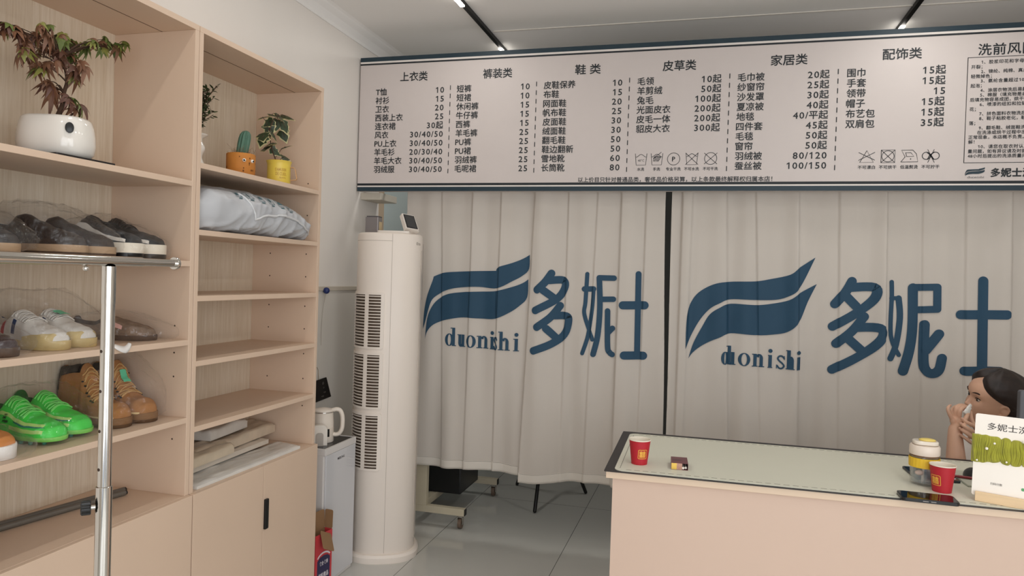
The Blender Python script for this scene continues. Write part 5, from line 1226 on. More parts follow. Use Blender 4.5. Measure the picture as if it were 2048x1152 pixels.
MAPLE = [(-1.763,1.443,2.1),(-1.751,1.452,2.107),(-1.745,1.459,2.097),(-1.731,1.462,2.087),(-1.751,1.476,2.053),(-1.733,1.48,2.064),(-1.822,1.574,2.068),(-1.778,1.531,2.101),(-1.731,1.513,2.129),(-1.76,1.56,2.14),(-1.735,1.522,2.099),(-1.814,1.609,2.105),(-1.778,1.574,2.05),(-1.8,1.622,2.14),(-1.771,1.597,2.088),(-1.768,1.624,2.131),(-1.824,1.681,2.125),(-1.803,1.69,2.138),(-1.797,1.68,2.099),(-1.733,1.644,2.061),(-1.748,1.645,2.039),(-1.809,1.729,2.147),(-1.745,1.706,2.146),(-1.811,1.806,2.189),(-1.763,1.749,2.147),(-1.812,1.845,2.184),(-1.825,1.897,2.203),(-1.738,1.544,1.987),(-1.804,1.629,1.998),(-1.803,1.616,1.978),(-1.727,1.604,1.957),(-1.738,1.635,1.942),(-1.796,1.569,2.038),(-1.729,1.573,2.051)]
fol = MB()
ex_ = Vector((0.96, 0.26, 0))
for i, p in enumerate(MAPLE):
    p = Vector(p)-O; base = min(TR[2:], key=lambda a: (a-p).length+(0.03 if a.z > p.z else 0))
    mid = base*.5+p*.5+Vector((0, 0, 0.012))
    q.tube([tuple(v) for v in spline([tuple(base), tuple(mid), tuple(p)], 4)], [0.0024-0.0016*k/8 for k in range(9)], 6)
    side = (p-Vector((0.003, 0.02, p.z))).dot(ex_)
    for k in range(4):
        d = Vector((random.uniform(-.5, .7), random.uniform(-.7, .7), random.uniform(-.55, .12)))+ex_*(side*6)
        red = 1 if (abs(side+.01) < .075 and p.z < .345 and random.random() < .78) else (random.random() < .12)
        if p.z < 0.24 and random.random() < .5: red = 1
        m = random.choice((1, 1, 2)) if red else random.choice((0, 0, 3, 1))
        maple_leaf(fol, p+Vector((random.uniform(-.012, .012), random.uniform(-.012, .012), random.uniform(-.01, .01))), d, random.uniform(.024, .038), m, random.uniform(.2, .8))
q.build('trunk', bark, bn, smooth=60)
fol.build('foliage', [mat('leaf_green', '#5F6B34', 0.5, var=0.15, scale=30), mat('leaf_bronze', '#75503A', 0.5, var=0.15, scale=30), mat('leaf_dark_red', '#5A3A2E', 0.5, var=0.15, scale=30), mat('leaf_lime', '#8B8A46', 0.5, var=0.12, scale=30)], bn, smooth=180)

# white vase plant, half hidden by the partition
S1 = 1.850
vs_ = thing('vase_plant', 'small leaved plant in a white bubble vase, half hidden by the cabinet partition', 'potted plant', (-1.815, 2.222, S1))
prof = [(0.0005, 0), (.026, 0), (.029, .004)]+[(.027+.005*sin(k*pi/6+0.6)*(1 if True else 0), .008+k*.0052) for k in range(22)]+[(.034, .124), (.040, .128), (.041, .131), (.036, .131), (.028, .122), (.0005, .118)]
MB().lathe(prof, n=36).build('bubble_vase', pot_m, vs_, smooth=60)
q = MB(); lf = MB(); random.seed(4)
for i in range(46):
    a = random.uniform(0, 2*pi); r_ = random.uniform(.02, .080); z1 = random.uniform(.17, .325)
    tip = Vector((r_*cos(a), r_*sin(a), z1)); pts = spline([(0, 0, .12), (r_*.3*cos(a), r_*.3*sin(a), .12+(z1-.12)*.6), tuple(tip)], 4)
    q.tube(pts, 0.0011, 5)
    for k in range(3, len(pts)):
        p = Vector(pts[k])
        for sg in (-1, 1):
            d = Vector((random.uniform(-1, 1), random.uniform(-1, 1), random.uniform(-.4, .7))); F = leaf_frame(p, d, Vector((0, 0, 1)), random.uniform(-.6, .6)); L = random.uniform(.017, .025)
            lf.add([F(0, 0), F(L*.35, L*.22), F(L*.7, L*.18), F(L, 0), F(L*.7, -L*.18), F(L*.35, -L*.22)], [(0, 1, 2, 3, 4, 5)])
q.build('stems', bark, vs_); lf.build('foliage', mat('small_leaf_green', '#3C4A2C', 0.45, var=0.2, scale=40), vs_)

# cactus in an orange pot with googly eyes
cp = thing('cactus_pot', 'green cactus in a speckled orange pot with googly eyes on the shelf', 'potted plant', (-1.768, 2.420, S1))
org = mat('orange_cork', '#BF7B34', 0.7, var=0.08, scale=25, bump=0.2, bscale=120)
q = MB().lathe([(.0005, 0), (.050, 0), (.053, .003), (.054, .088), (.0525, .0905), (.050, .088), (.049, .078), (.0005, .078)], n=44)
random.seed(8)
for i in range(34):
    a = random.uniform(0, 2*pi); z = random.uniform(.012, .082); r_ = random.uniform(.0016, .0036); c = Vector(((.0533+.0006*z/.05)*cos(a), (.0533+.0006*z/.05)*sin(a), z)); n_ = Vector((cos(a), sin(a), 0)); u_ = Vector((-sin(a), cos(a), 0))
    q.add([c+n_*.0006+u_*(r_*cos(2*pi*k/8))+Vector((0, 0, 1.3*r_*sin(2*pi*k/8))) for k in range(8)], [tuple(range(8))], 1)
q.build('pot', [org, mat('dark_speckle', '#6B3E18', 0.8)], cp, smooth=50)
for a in (R(-42), R(-6)):
    e = MB().sphere((.0555*cos(a), .0555*sin(a), .062), .0068, 16, 10).build('googly_eye', mat('eye_white', '#EDEAE2', 0.2), cp, smooth=180)
    d = Vector((cos(a-.1), sin(a-.1), -.15)).normalized()
    MB().sphere(Vector((.0555*cos(a), .0555*sin(a), .062))+d*.0048, .0038, 12, 8).build('pupil', black_m, e, smooth=180)
n = 60; rings = []
for z, r_ in ((.076, .0185), (.09, .0195), (.13, .021), (.155, .0205), (.17, .018), (.180, .012), (.184, .004)):
    rings.append([((r_*(1+.10*cos(10*2*pi*j/n)))*cos(2*pi*j/n)+.010*(z-.076)/.1, (r_*(1+.10*cos(10*2*pi*j/n)))*sin(2*pi*j/n)+.012*(z-.076)/.1, z) for j in range(n)])
MB().loft(rings).build('cactus_body', mat('cactus_green', '#4D6E5C', 0.55, var=0.15, scale=20), cp, smooth=50)
q = MB(); random.seed(2)
for i in range(70):
    a = random.uniform(0, 2*pi); r0 = random.uniform(.015, .046); h_ = random.uniform(.012, .045)
    q.tube([(r0*cos(a), r0*sin(a), .078), (r0*cos(a)+random.uniform(-.012, .012), r0*sin(a)+random.uniform(-.012, .012), .078+h_*.6), (r0*cos(a)+random.uniform(-.02, .02), r0*sin(a)+random.uniform(-.02, .02), .078+h_)], 0.0004, 4, caps=False)
tag(q.build('dry_moss', mat('moss_straw', '#8A6A48', 0.9), cp), kind='stuff')

# ivy in a yellow enamel mug
iv = thing('ivy_mug', 'variegated ivy growing in a yellow enamel mug with raised lettering', 'potted plant', (-1.738, 2.630, S1))
ye = mat('yellow_enamel', '#DFC351', 0.4, var=0.03)
MB().lathe([(.0005, 0), (.046, 0), (.047, .002), (.0465, .078), (.0475, .086), (.0505, .094), (.0515, .096), (.050, .097), (.046, .088), (.0445, .076), (.0005, .076)], n=48).build('mug', ye, iv, smooth=50)
dR = Vector((.90, .43, 0))
hp = [dR*.046+Vector((0, 0, .074)), dR*.060+Vector((0, 0, .073)), dR*.066+Vector((0, 0, .066)), dR*.073+Vector((0, 0, .030)), dR*.070+Vector((0, 0, .023)), dR*.046+Vector((0, 0, .020))]
q = MB(); side = Vector((-dR.y, dR.x, 0)); rings = []
for i, p in enumerate(hp):
    d = (hp[min(i+1, 5)]-hp[max(i-1, 0)]).normalized(); nn = d.cross(side)
    rings.append([p+side*.0065+nn*.0012, p+side*.0065-nn*.0012, p-side*.0065-nn*.0012, p-side*.0065+nn*.0012])
q.loft(rings).build('handle', mat('copper_handle', '#B98B58', 0.35, 0.5), iv)
def mugtext(body, a0, a1, z0, z1):
    vs, fs = text_mesh(body, 1, bold=0.01); vs = fit_text(vs, a0*.047, a1*.047, z0, z1)
    return MB().add([(.0476*cos(a/.047), .0476*sin(a/.047), z) for a, z in vs], fs)
let = mat('raised_enamel_letter', '#B98F3A', 0.5)
for body, a0, a1, z0, z1 in (("S'AMUSER", R(-75), R(-18), .052, .064), ('DE CUEIL', R(-72), R(-18), .034, .047), ('BAIN', R(-52), R(-22), .022, .028)):
    mugtext(body, a0, a1, z0, z1).build('raised_lettering', let, iv, recalc=False)
MB().lathe([(.044, .076), (.02, .080), (.0005, .081)], n=30).build('soil', MATS['dark_soil'], iv, smooth=60)
O2 = Vector((-1.738, 2.630, S1))
IVY = [(-1.711,2.47,2.095),(-1.747,2.584,2.132),(-1.743,2.63,2.135),(-1.755,2.693,2.148),(-1.756,2.696,2.126),(-1.761,2.585,2.1),(-1.747,2.622,2.093),(-1.729,2.655,2.091),(-1.765,2.595,2.071),(-1.724,2.576,2.038),(-1.745,2.674,2.056),(-1.746,2.518,2.009),(-1.716,2.48,2.017),(-1.736,2.552,2.002),(-1.746,2.539,1.985),(-1.736,2.596,1.985),(-1.723,2.649,2.011),(-1.762,2.7,1.977),(-1.706,2.536,2.007)]
ST = [(-1.735,2.61,1.928),(-1.735,2.596,1.955),(-1.735,2.572,1.989),(-1.735,2.555,2.053),(-1.735,2.575,2.1),(-1.735,2.603,2.127)]
q = MB(); ST = [Vector(p)-O2 for p in ST]; q.tube([tuple(v) for v in spline([tuple(p) for p in ST], 4)], [0.0026-0.0014*i/20 for i in range(21)], 7)
lf = MB(); random.seed(21)
for p in IVY:
    p = Vector(p)-O2; b = min(ST, key=lambda a: (a-p).length); q.tube([tuple(b), tuple(b*.4+p*.6+Vector((0, 0, .008))), tuple(p)], 0.0011, 5)
    d = (p-b).normalized()*.8+Vector((.45, -.35, -.45)) if (p-b).length > .01 else Vector((.5, -.4, -.5))
    d += Vector((random.uniform(-.3, .3), random.uniform(-.3, .3), random.uniform(-.2, .2)))
    S_ = random.uniform(.042, .054); F = leaf_frame(p-d*.02, d, Vector((.30, -.50, .80)), random.uniform(-.7, .7))
    out = [(-.10, 0), (-.18, .30), (.08, .62), (.34, .42), (.52, .46), (.72, .26), (1.12, 0), (.72, -.26), (.52, -.46), (.34, -.42), (.08, -.62), (-.18, -.30)]
    cup = lambda x, y: -.18*S_*(x*x)-.16*S_*abs(y)
    lf.add([F(x*S_, y*S_, cup(x, y)) for x, y in out], [(0, 1, 2, 3), (0, 3, 4, 5), (0, 5, 6, 7), (0, 7, 8, 9), (0, 9, 10, 11)], 1)
    inn = [(x*random.uniform(.80, .97)+.02, y*random.uniform(.68, 1.0)) for x, y in out]
    lf.add([F(x*S_, y*S_, cup(x, y)+.0012) for x, y in inn], [(0, 1, 2, 3), (0, 3, 4, 5), (0, 5, 6, 7), (0, 7, 8, 9), (0, 9, 10, 11)], 0)
q.build('stem', bark, iv, smooth=60); lf.build('foliage', [mat('ivy_green', '#33402A', 0.4, var=0.2, scale=50), mat('ivy_cream', '#C9BF8E', 0.45, var=0.08, scale=50)], iv)

# ------------------------------------------------------------------ bags on the right cabinet
S2 = 1.6255
bag_m = mat('translucent_white_plastic', '#B9BABD', 0.42, var=0.05, scale=9)
lb = thing('laundry_bag', 'plump white plastic bag with printed laundry icons lying on the second shelf', 'bag', (-1.792, 2.43, S2))
def bagP(u, v):
    """u 0..1 along the shelf, v angle round"""
    L = .70; x = -L/2+L*u
    hp_ = interp([(0, .128), (.08, .160), (.30, .172), (.55, .160), (.75, .142), (.9, .116), (.97, .088), (1, .03)], u); hw = interp([(0, .12), (.1, .150), (.5, .160), (.85, .158), (.95, .135), (1, .05)], u)
    c, s_ = cos(v), sin(v)
    y = hw*math.copysign(abs(c)**.8, c); z = hp_*.5+hp_*.5*math.copysign(abs(s_)**.75, s_)
    p = Vector((x, y, z))
    w = noise.noise(p*Vector((7, 9, 9)))*.012
    cr = 1-abs(noise.noise(Vector((x*9+y*4, y*6-z*7, 3.3)))*2.0); cr = max(cr, 0)**5
    f2 = 1-abs(noise.noise(Vector((x*15-z*9, y*13+z*5, 8.1)))*2.2); f2 = max(f2, 0)**4
    k = (.010*cr+.006*f2)*(0.3 if z > hp_*.70 else 1.0)
    d = Vector((0, c, s_)).normalized(); p += d*(w+k); p.z = max(p.z, .001)
    return p
def bagW(p): return Vector((-p.y, p.x, p.z))         # long axis along the shelf, local -y faces the room -> +x
q = MB(); nu, nv = 120, 72
q.loft([[bagW(bagP(i/nu, 2*pi*j/nv)) for j in range(nv)] for i in range(nu+1)]); q.build('bag_body', bag_m, lb, smooth=180)
q = MB(); sp = []
for i in range(36):
    k = i/35; u = interp([(0, .28), (.16, .34), (.45, .55), (.8, .86), (1, .99)], k); va = interp([(0, 138), (.16, 194), (.34, 181), (.6, 178), (.85, 192), (1, 202)], k); sp.append(bagW(bagP(u, R(va)))+Vector((.003, 0, .001)))
rings = []
for i, p in enumerate(sp): w_ = .6+.4*sin(pi*min(i/35*1.2, 1)); rings.append([p+Vector((.002, 0, .005*w_)), p+Vector((.0075*w_, 0, 0)), p+Vector((.001, 0, -.006*w_)), p+Vector((-.006, 0, 0))])
rings.append([p+Vector((.004, .035, -.012)) for p in (sp[-1],)*4]); q.loft(rings).build('folded_seam', mat('seam_white_plastic', '#D2D2D3', 0.35), lb, smooth=180)
icon = mat('bag_print_teal', '#2F5A63', 0.5)
def bagpatch(u0, u1, v0, v1):
    n_ = 4; vs = [bagW(bagP(u0+(u1-u0)*a/n_, pi-(v0+(v1-v0)*b/n_)))+Vector((.0016, 0, .0016)) for a in range(n_+1) for b in range(n_+1)]
    q.add(vs, [(a*5+b, a*5+b+1, a*5+b+6, a*5+b+5) for a in range(4) for b in range(4)])
for k in range(6):
    q = MB(); u = .235+.088*k; v0 = R(27-k*.8); v1 = R(50-k*.8)
    for (a0, a1, b0, b1) in ((0, .052, 0, .06), (0, .052, .94, 1), (0, .004, 0, 1), (.048, .052, 0, 1)): bagpatch(u+a0, u+a1, v0+(v1-v0)*b0, v0+(v1-v0)*b1)
    bagpatch(u+.014, u+.038, v0+(v1-v0)*.3, v0+(v1-v0)*.72) if k % 2 == 0 else bagpatch(u+.018, u+.03, v0+(v1-v0)*.25, v0+(v1-v0)*.8)
    bagpatch(u+.012, u+.04, v0-R(6), v0-R(3))
    q.build('printed_icon', icon, lb, recalc=False)
# flat stacks of plastic film on the base top of the right cabinet
B0 = 0.733
def stack(name, label, pts, z0, th, m, seed, amp, lay=None):
    """film stack: outline pts (x, y), soft uneven top"""
    t = thing(name, label, 'plastic bags', (sum(p[0] for p in pts)/len(pts), sum(p[1] for p in pts)/len(pts), z0))
    (ax, ay), (bx_, by), (cx, cy), (dx, dy) = pts; n_, k_ = 44, 20; vs = []; q = MB()
    for i in range(n_+1):
        for j in range(k_+1):
            u, v = i/n_, j/k_
            x = (ax*(1-u)+bx_*u)*(1-v)+(dx*(1-u)+cx*u)*v; y = (ay*(1-u)+by*u)*(1-v)+(dy*(1-u)+cy*u)*v
            ed = min(min(u, 1-u)/.05+.35, min(v, 1-v)/.16+.35, 1.0); k = sqrt(max(1-(1-ed)**2, 0))
            z = z0+.0012+th*k*(1+.12*noise.noise(Vector((x*8, y*5, seed))))+amp*abs(noise.noise(Vector((x*26, y*9, seed+4))))*k
            vs.append((x, y, z))
    N = len(vs); q.add(vs, [(i*(k_+1)+j, (i+1)*(k_+1)+j, (i+1)*(k_+1)+j+1, i*(k_+1)+j+1) for i in range(n_) for j in range(k_)])
    rim = [i*(k_+1) for i in range(n_+1)]+[n_*(k_+1)+j for j in range(1, k_+1)]+[i*(k_+1)+k_ for i in range(n_-1, -1, -1)]+[j for j in range(k_-1, 0, -1)]
    q.add([(vs[i][0], vs[i][1], z0+.0004) for i in rim], [])
    R_ = len(rim)
    for a in range(R_): q.f.append((rim[a], rim[(a+1) % R_], N+(a+1) % R_, N+a)); q.mi.append(0)
    q.f.append(tuple(N+a for a in range(R_))); q.mi.append(0)
    q.build('film_sheets', m, t, world=True, smooth=60)
    return t
sheet_m = mat('milky_film', '#D9D6D0', 0.25, var=0.05, scale=12, coat=0.3, stretch=(3, 1, 1)); beige_f = mat('beige_film', '#C4B29C', 0.3, var=0.10, scale=14, coat=0.25, stretch=(5, 1, 1)); pale_f = mat('pale_film', '#CFC3B4', 0.3, var=0.06, scale=10, coat=0.3)
stack('garment_bag_stack', 'flat stack of white garment bags lying at the front of the cabinet base', [(-1.672, 2.095), (-1.668, 2.735), (-1.800, 2.775), (-1.830, 2.09)], B0, .012, sheet_m, 1, .006)
stack('garment_bag_stack', 'thick layered stack of clear film behind the white garment bags on the cabinet base', [(-1.770, 2.072), (-1.800, 2.70), (-1.984, 2.70), (-1.984, 2.068)], B0+.0185, .022, pale_f, 7, .005)
t2 = stack('folded_plastic_bag', 'long folded beige bag lying on the layered film stack near the partition', [(-1.795, 2.24), (-1.835, 2.800), (-1.982, 2.805), (-1.975, 2.22)], B0+.046, .040, beige_f, 2, .010)
t3 = stack('folded_plastic_bag', 'crumpled beige bag with a pink end lying at the left of the pile', [(-1.745, 2.105), (-1.765, 2.42), (-1.905, 2.46), (-1.92, 2.12)], B0+.046, .034, mat('beige_clear_film', '#C8B79F', 0.3, var=0.08, scale=14, coat=0.3), 3, .016)
MB().sphere((-1.782, 2.128, B0+.066), .020, 16, 10, sq=(.8, 1.2, .7)).build('pink_knot', mat('pink_film', '#C99A92', 0.4, var=0.1, scale=40), t3, world=True, smooth=180)
t4 = stack('folded_plastic_bag', 'pale crumpled bag on top of the pile on the cabinet base', [(-1.835, 2.37), (-1.865, 2.64), (-1.970, 2.65), (-1.970, 2.35)], B0+.094, .034, mat('white_film_bag', '#D2CBC2', 0.3, var=0.06, scale=18, coat=0.3), 5, .014)

# ------------------------------------------------------------------ seated person behind the counter
def remesh(mb, voxel, smooth_it, name):
    me = bpy.data.meshes.new(name); me.from_pydata(mb.v, [], mb.f)
    b = bmesh.new(); b.from_mesh(me); bmesh.ops.recalc_face_normals(b, faces=b.faces); b.to_mesh(me); b.free()
    o = bpy.data.objects.new('tmp', me); COL.objects.link(o)
    q = o.modifiers.new('r', 'REMESH'); q.mode = 'VOXEL'; q.voxel_size = voxel; q.adaptivity = 0
    dg = bpy.context.evaluated_depsgraph_get(); m2 = bpy.data.meshes.new_from_object(o.evaluated_get(dg))
    bpy.data.objects.remove(o); bpy.data.meshes.remove(me); m2.name = name
    b = bmesh.new(); b.from_mesh(m2)
    for _ in range(smooth_it): bmesh.ops.smooth_vert(b, verts=b.verts, factor=0.5, use_axis_x=True, use_axis_y=True, use_axis_z=True)
    b.to_mesh(m2); b.free(); m2.materials.clear()
    m2.polygons.foreach_set('use_smooth', [True]*len(m2.polygons)); return m2
HM = Matrix.Translation((1.0860, 3.2120, 1.0635)) @ Matrix.Rotation(R(192), 4, 'Z') @ Matrix.Rotation(R(-7), 4, 'Y') @ Matrix.Rotation(R(-14), 4, 'X')
HF = [(-.102, .050), (-.096, .066), (-.086, .077), (-.074, .083), (-.062, .0815), (-.052, .085), (-.044, .088), (-.034, .088), (-.022, .0865), (-.008, .087), (.004, .087), (.016, .0865), (.028, .0915), (.038, .095), (.055, .0945), (.072, .088), (.090, .074), (.106, .052), (.118, .026), (.124, .006)]
HB = [(-.102, -.02), (-.085, .0), (-.07, .03), (-.05, .058), (-.03, .078), (-.01, .090), (.02, .101), (.05, .105), (.075, .099), (.095, .083), (.11, .060), (.120, .03), (.124, .008)]
HW = [(-.102, .022), (-.094, .034), (-.08, .045), (-.065, .054), (-.05, .060), (-.03, .066), (-.01, .070), (.02, .0735), (.05, .0755), (.075, .070), (.095, .056), (.11, .038), (.120, .018), (.124, .005)]
def lint(tab, t):
    if t <= tab[0][0]: return tab[0][1]
    for (a, va), (b, vb) in zip(tab, tab[1:]):
        if t <= b: return va+(vb-va)*(t-a)/(b-a)
    return tab[-1][1]
def headP(z, th, e=0.0):
    F_, B_, W_ = lint(HF, z), lint(HB, z), lint(HW, z); c, s = cos(th), sin(th)
    ex = 2.25
    if c >= 0: x = F_*math.copysign(abs(c)**(2/ex), c)
    else: x = -max(B_, .002)*abs(c)**(2/2.1)
    if B_ < 0 and c < 0: x = -B_*0 + 0.004*c
    y = W_*math.copysign(abs(s)**(2/ex), s)
    p = Vector((x, y, z))
    if c > 0:
        for sg in (-1, 1):
            p.x -= .0085*math.exp(-((y-sg*.030)/.014)**2-((z-.014)/.011)**2)      # eye sockets
            p.x += .0030*math.exp(-((y-sg*.030)/.020)**2-((z-.032)/.007)**2)      # brow
            p.x += .0040*math.exp(-((y-sg*.036)/.018)**2-((z+.016)/.016)**2)      # cheek
        p.x += .003*math.exp(-(y/.012)**2-((z+.077)/.012)**2)                     # chin
    n = Vector((c, s, 0)); 
    if z > .07: n.z = (z-.07)/.05
    return p+n.normalized()*e if e else p
B = MB()
zs = [-.102+.226*i/56 for i in range(57)]
B.loft([[HM @ headP(z, 2*pi*j/56) for j in range(56)] for z in zs])
def hcap(pts, rs, n=14): B.tube([HM @ Vector(p) for p in pts], rs, n, round_ends=True)
hcap([(.083, 0, .020), (.0865, 0, .004), (.0920, 0, -.011)], [.0066, .0066, .0074])
B.sphere(HM @ Vector((.0945, 0, -.0155)), .0084); 
for sg in (-1, 1):
    B.sphere(HM @ Vector((.0875, sg*.0098, -.0185)), .0066)
    hcap([(.066, sg*.041, .008), (.0745, sg*.030, .0235), (.075, sg*.018, .018)], [.0050, .0056, .0045])     # upper lid
    hcap([(.066, sg*.041, .006), (.0735, sg*.030, .0045), (.074, sg*.019, .010)], [.0045, .0048, .004])      # lower lid
    ear = [(.004, sg*.071, -.024), (.000, sg*.075, -.030), (-.008, sg*.078, -.022), (-.016, sg*.083, -.002), (-.017, sg*.085, .014), (-.008, sg*.083, .026), (.004, sg*.077, .024), (.008, sg*.073, .010)]
    ear = [(a*.9, b*.97, c*.80-.004) for a, b, c in ear]
    B.tube([HM @ Vector(p) for p in spline(ear, 4)], [.0048]*29, 10, round_ends=True)
    B.sphere(HM @ Vector((-.004, sg*.074, .0)), .014, sq=(.75, .35, 1.35)); B.sphere(HM @ Vector((.0, sg*.0755, -.026)), .0075)
hcap([(.078, .022, -.0425), (.0885, .008, -.0385), (.0895, 0, -.0395), (.0885, -.008, -.0385), (.078, -.022, -.0425)], [.003, .0046, .0044, .0046, .003])
hcap([(.078, .020, -.0455), (.088, .007, -.0505), (.088, -.007, -.0505), (.078, -.020, -.0455)], [.003, .0050, .0050, .003])
# neck and trunk
def cap(pts, rs, n=18): B.tube([Vector(p) for p in pts], rs, n, round_ends=True)
cap([(1.100, 3.195, .845), (1.098, 3.205, .91), (1.104, 3.216, .985)], [.062, .050, .052])
fT = Vector((-.89, -.46, 0)); lT = Vector((.46, -.89, 0))
TC = Vector((1.105, 3.175, 0))
def trunk_ring(z, w, d, off, n=40, e=0): 
    c = TC+fT*off; out = []
    for j in range(n):
        a = 2*pi*j/n; ca, sa = cos(a), sin(a)
        out.append(c+fT*((d+e)*math.copysign(abs(ca)**.85, ca))+lT*((w+e)*math.copysign(abs(sa)**.85, sa))+Vector((0, 0, z)))
    return out
TRK = [(.40, .150, .110, -.05), (.46, .165, .115, -.05), (.54, .150, .105, -.045), (.62, .125, .092, -.03), (.70, .132, .098, -.015), (.77, .145, .108, 0.0), (.83, .152, .098, .0), (.87, .135, .075, -.006), (.893, .085, .055, -.008)]
B.loft([trunk_ring(*t) for t in TRK])
SR = Vector((1.038, 3.300, .858)); SL = Vector((1.165, 3.060, .862))
ER = Vector((.930, 3.045, .728)); EL = Vector((1.068, 2.985, .665))
WR = Vector((.914, 3.056, .959)); WL = Vector((1.030, 3.095, .925))
cap([SR, SR*.5+ER*.5, ER], [.050, .042, .037]); cap([ER, (.920, 3.041, .79), (.9155, 3.040, .864), WR, (.9160, 3.060, .975)], [.037, .041, .034, .0245, .024])
cap([SL, SL*.5+EL*.5, EL], [.050, .042, .037]); cap([EL, (1.060, 3.02, .745), (1.047, 3.06, .84), WL], [.037, .040, .033, .025])
cap([SR, (1.09, 3.21, .872), SL], [.046, .055, .046])
# right hand: palm and five fingers
PR = [((.9155, 3.060, .970), .0215), ((.9155, 3.0610, .990), .0165), ((.9045, 3.0565, 1.0090), .0110), ((.9130, 3.0635, 1.0130), .0120), ((.9210, 3.0620, 1.0150), .0115), ((.9265, 3.0565, 1.0110), .0105)]
for i in range(2, 6): cap([PR[0][0], PR[1][0], PR[i][0]], [PR[0][1], PR[1][1]*.8, PR[i][1]], 12)
for a, b in ((2, 3), (3, 4), (4, 5)): cap([PR[a][0], PR[b][0]], [PR[a][1], PR[b][1]], 12)
cap([(.9120, 3.056, .985), (.9255, 3.049, .991)], [.014, .0125], 12)
FR_ = {'pinky': ([(.9025, 3.0545, 1.0120), (.8885, 3.0450, 1.0360), (.8827, 3.0438, 1.0548), (.8930, 3.0515, 1.0660)], .0072),
 'ring': ([(.9105, 3.0700, 1.0200), (.9085, 3.0790, 1.0450), (.9290, 3.0960, 1.0580), (.9530, 3.1070, 1.0530)], .0080),
 'middle': ([(.9180, 3.0670, 1.0240), (.9175, 3.0680, 1.0545), (.9380, 3.0850, 1.0650), (.9625, 3.1030, 1.0590)], .0084),
 'index': ([(.9255, 3.0590, 1.0230), (.9275, 3.0540, 1.0500), (.9440, 3.0690, 1.0610), (.9660, 3.0900, 1.0560)], .0082),
 'thumb': ([(.9255, 3.0490, .9900), (.9360, 3.0360, 1.0125), (.9490, 3.0490, 1.0320), (.9635, 3.0760, 1.0440)], .0088)}
for k, (p, r) in FR_.items(): cap(spline(p, 4), [r*(1.12-.34*i/12) for i in range(13)], 12)
# left hand: wraps the right one from the camera side
for a, b, ra, rb in (((1.030, 3.095, .930), (.998, 3.066, .980), .024, .0115), ((1.030, 3.095, .930), (.998, 3.066, .962), .024, .0120), ((1.030, 3.095, .930), (.997, 3.066, .944), .024, .0120), ((1.030, 3.095, .930), (.994, 3.065, .927), .022, .0110)): cap([a, b], [ra, rb], 12)
FL_ = [([(.9951, 3.0629, .9833), (.966, 3.0240, .9990), (.9410, 3.0125, 1.0120), (.9255, 3.0240, 1.0230)], .0080),
 ([(.9957, 3.0628, .9645), (.9625, 3.0175, .9785), (.9360, 3.0060, .9940), (.9190, 3.0175, 1.0060)], .0083),
 ([(.9946, 3.0622, .9457), (.9610, 3.0170, .9575), (.9355, 3.0075, .9750), (.9186, 3.0220, .9870)], .0080),
 ([(.9916, 3.0611, .9268), (.9615, 3.0220, .9355), (.9400, 3.0145, .9500), (.9246, 3.0285, .9620)], .0070),
 ([(1.010, 3.086, .955), (.9830, 3.0700, .990), (.9735, 3.0780, 1.0150), (.9745, 3.0930, 1.0390)], .0086)]
for p, r in FL_: cap(spline(p, 4), [r*(1.10-.32*i/12) for i in range(13)], 12)
# legs: seated, feet on the floor
HIP = TC+fT*(-.04)
for sg, yaw in ((-1, 0), (1, 0)):
    h = HIP+lT*(sg*.085)+Vector((0, 0, .49)); k = h+fT*.40+Vector((-.02, 0.01, .015)); k.y = max(k.y, 2.99); f_ = k+Vector((.04, .05, -.43))
    cap([h, h*.5+k*.5, k], [.085, .075, .058]); cap([k, k*.6+f_*.4+Vector((.01, .01, 0)), f_], [.056, .055, .038]); cap([f_+Vector((0, .02, -.035)), f_+fT*.10+Vector((0, .02, -.045)), f_+fT*.17+Vector((0, .02, -.050))], [.036, .033, .025])
person = thing('person', 'seated person with dark tied hair and white top holding a tissue to the nose', 'person', (TC.x, TC.y, 0))
me = remesh(B, 0.0028, 3, 'body')
skin = mat('skin', '#D2A68C', 0.5, var=0.05, scale=12, sss=0.08); me.materials.append(skin)
body = link('body', me, person, True)
# face details
for sg in (-1, 1):
    e = MB().sphere(HM @ Vector((.0705, sg*.0300, .0138)), .0098, 20, 14).build('eye', mat('eye_sclera', '#B5A79C', 0.25), person, smooth=180, world=True)
    d = Vector((.97, .02, -.10)).normalized(); c = Vector((.0705, sg*.0300, .0138))
    MB().sphere(HM @ (c+d*.0048), .0063, 14, 10).build('iris', mat('iris_dark', '#1A100C', 0.15), e, smooth=180, world=True)
    MB().tube([HM @ Vector(p) for p in spline([(.0640, sg*.0445, .0135), (.0770, sg*.038, .0195), (.0820, sg*.029, .0205), (.0815, sg*.019, .0150)], 4)], [.0008, .0011, .0013, .0015, .0015, .0015, .0015, .0015, .0015, .0013, .0012, .001, .0008], 6).build('eyelash', mat('lash_dark', '#1A120E', 0.7), person, smooth=60, world=True)
    q = MB(); P = spline([(.0690, sg*.049, .0340), (.0850, sg*.040, .0405), (.0925, sg*.028, .0395), (.0955, sg*.016, .0350)], 5)
    rings = []
    for i, p in enumerate(P):
        w = .0030*sin(pi*(0.12+0.80*i/15)); p = Vector(p); rings.append([HM @ (p+Vector((.0006, 0, w))), HM @ (p+Vector((.0022, 0, 0))), HM @ (p+Vector((.0006, 0, -w))), HM @ (p+Vector((-.003, 0, 0)))])
    q.loft(rings).build('eyebrow', mat('brow_brown', '#33231B', 0.8), person, smooth=60, world=True)
lipm = mat('lip_rose', '#A85F55', 0.4)
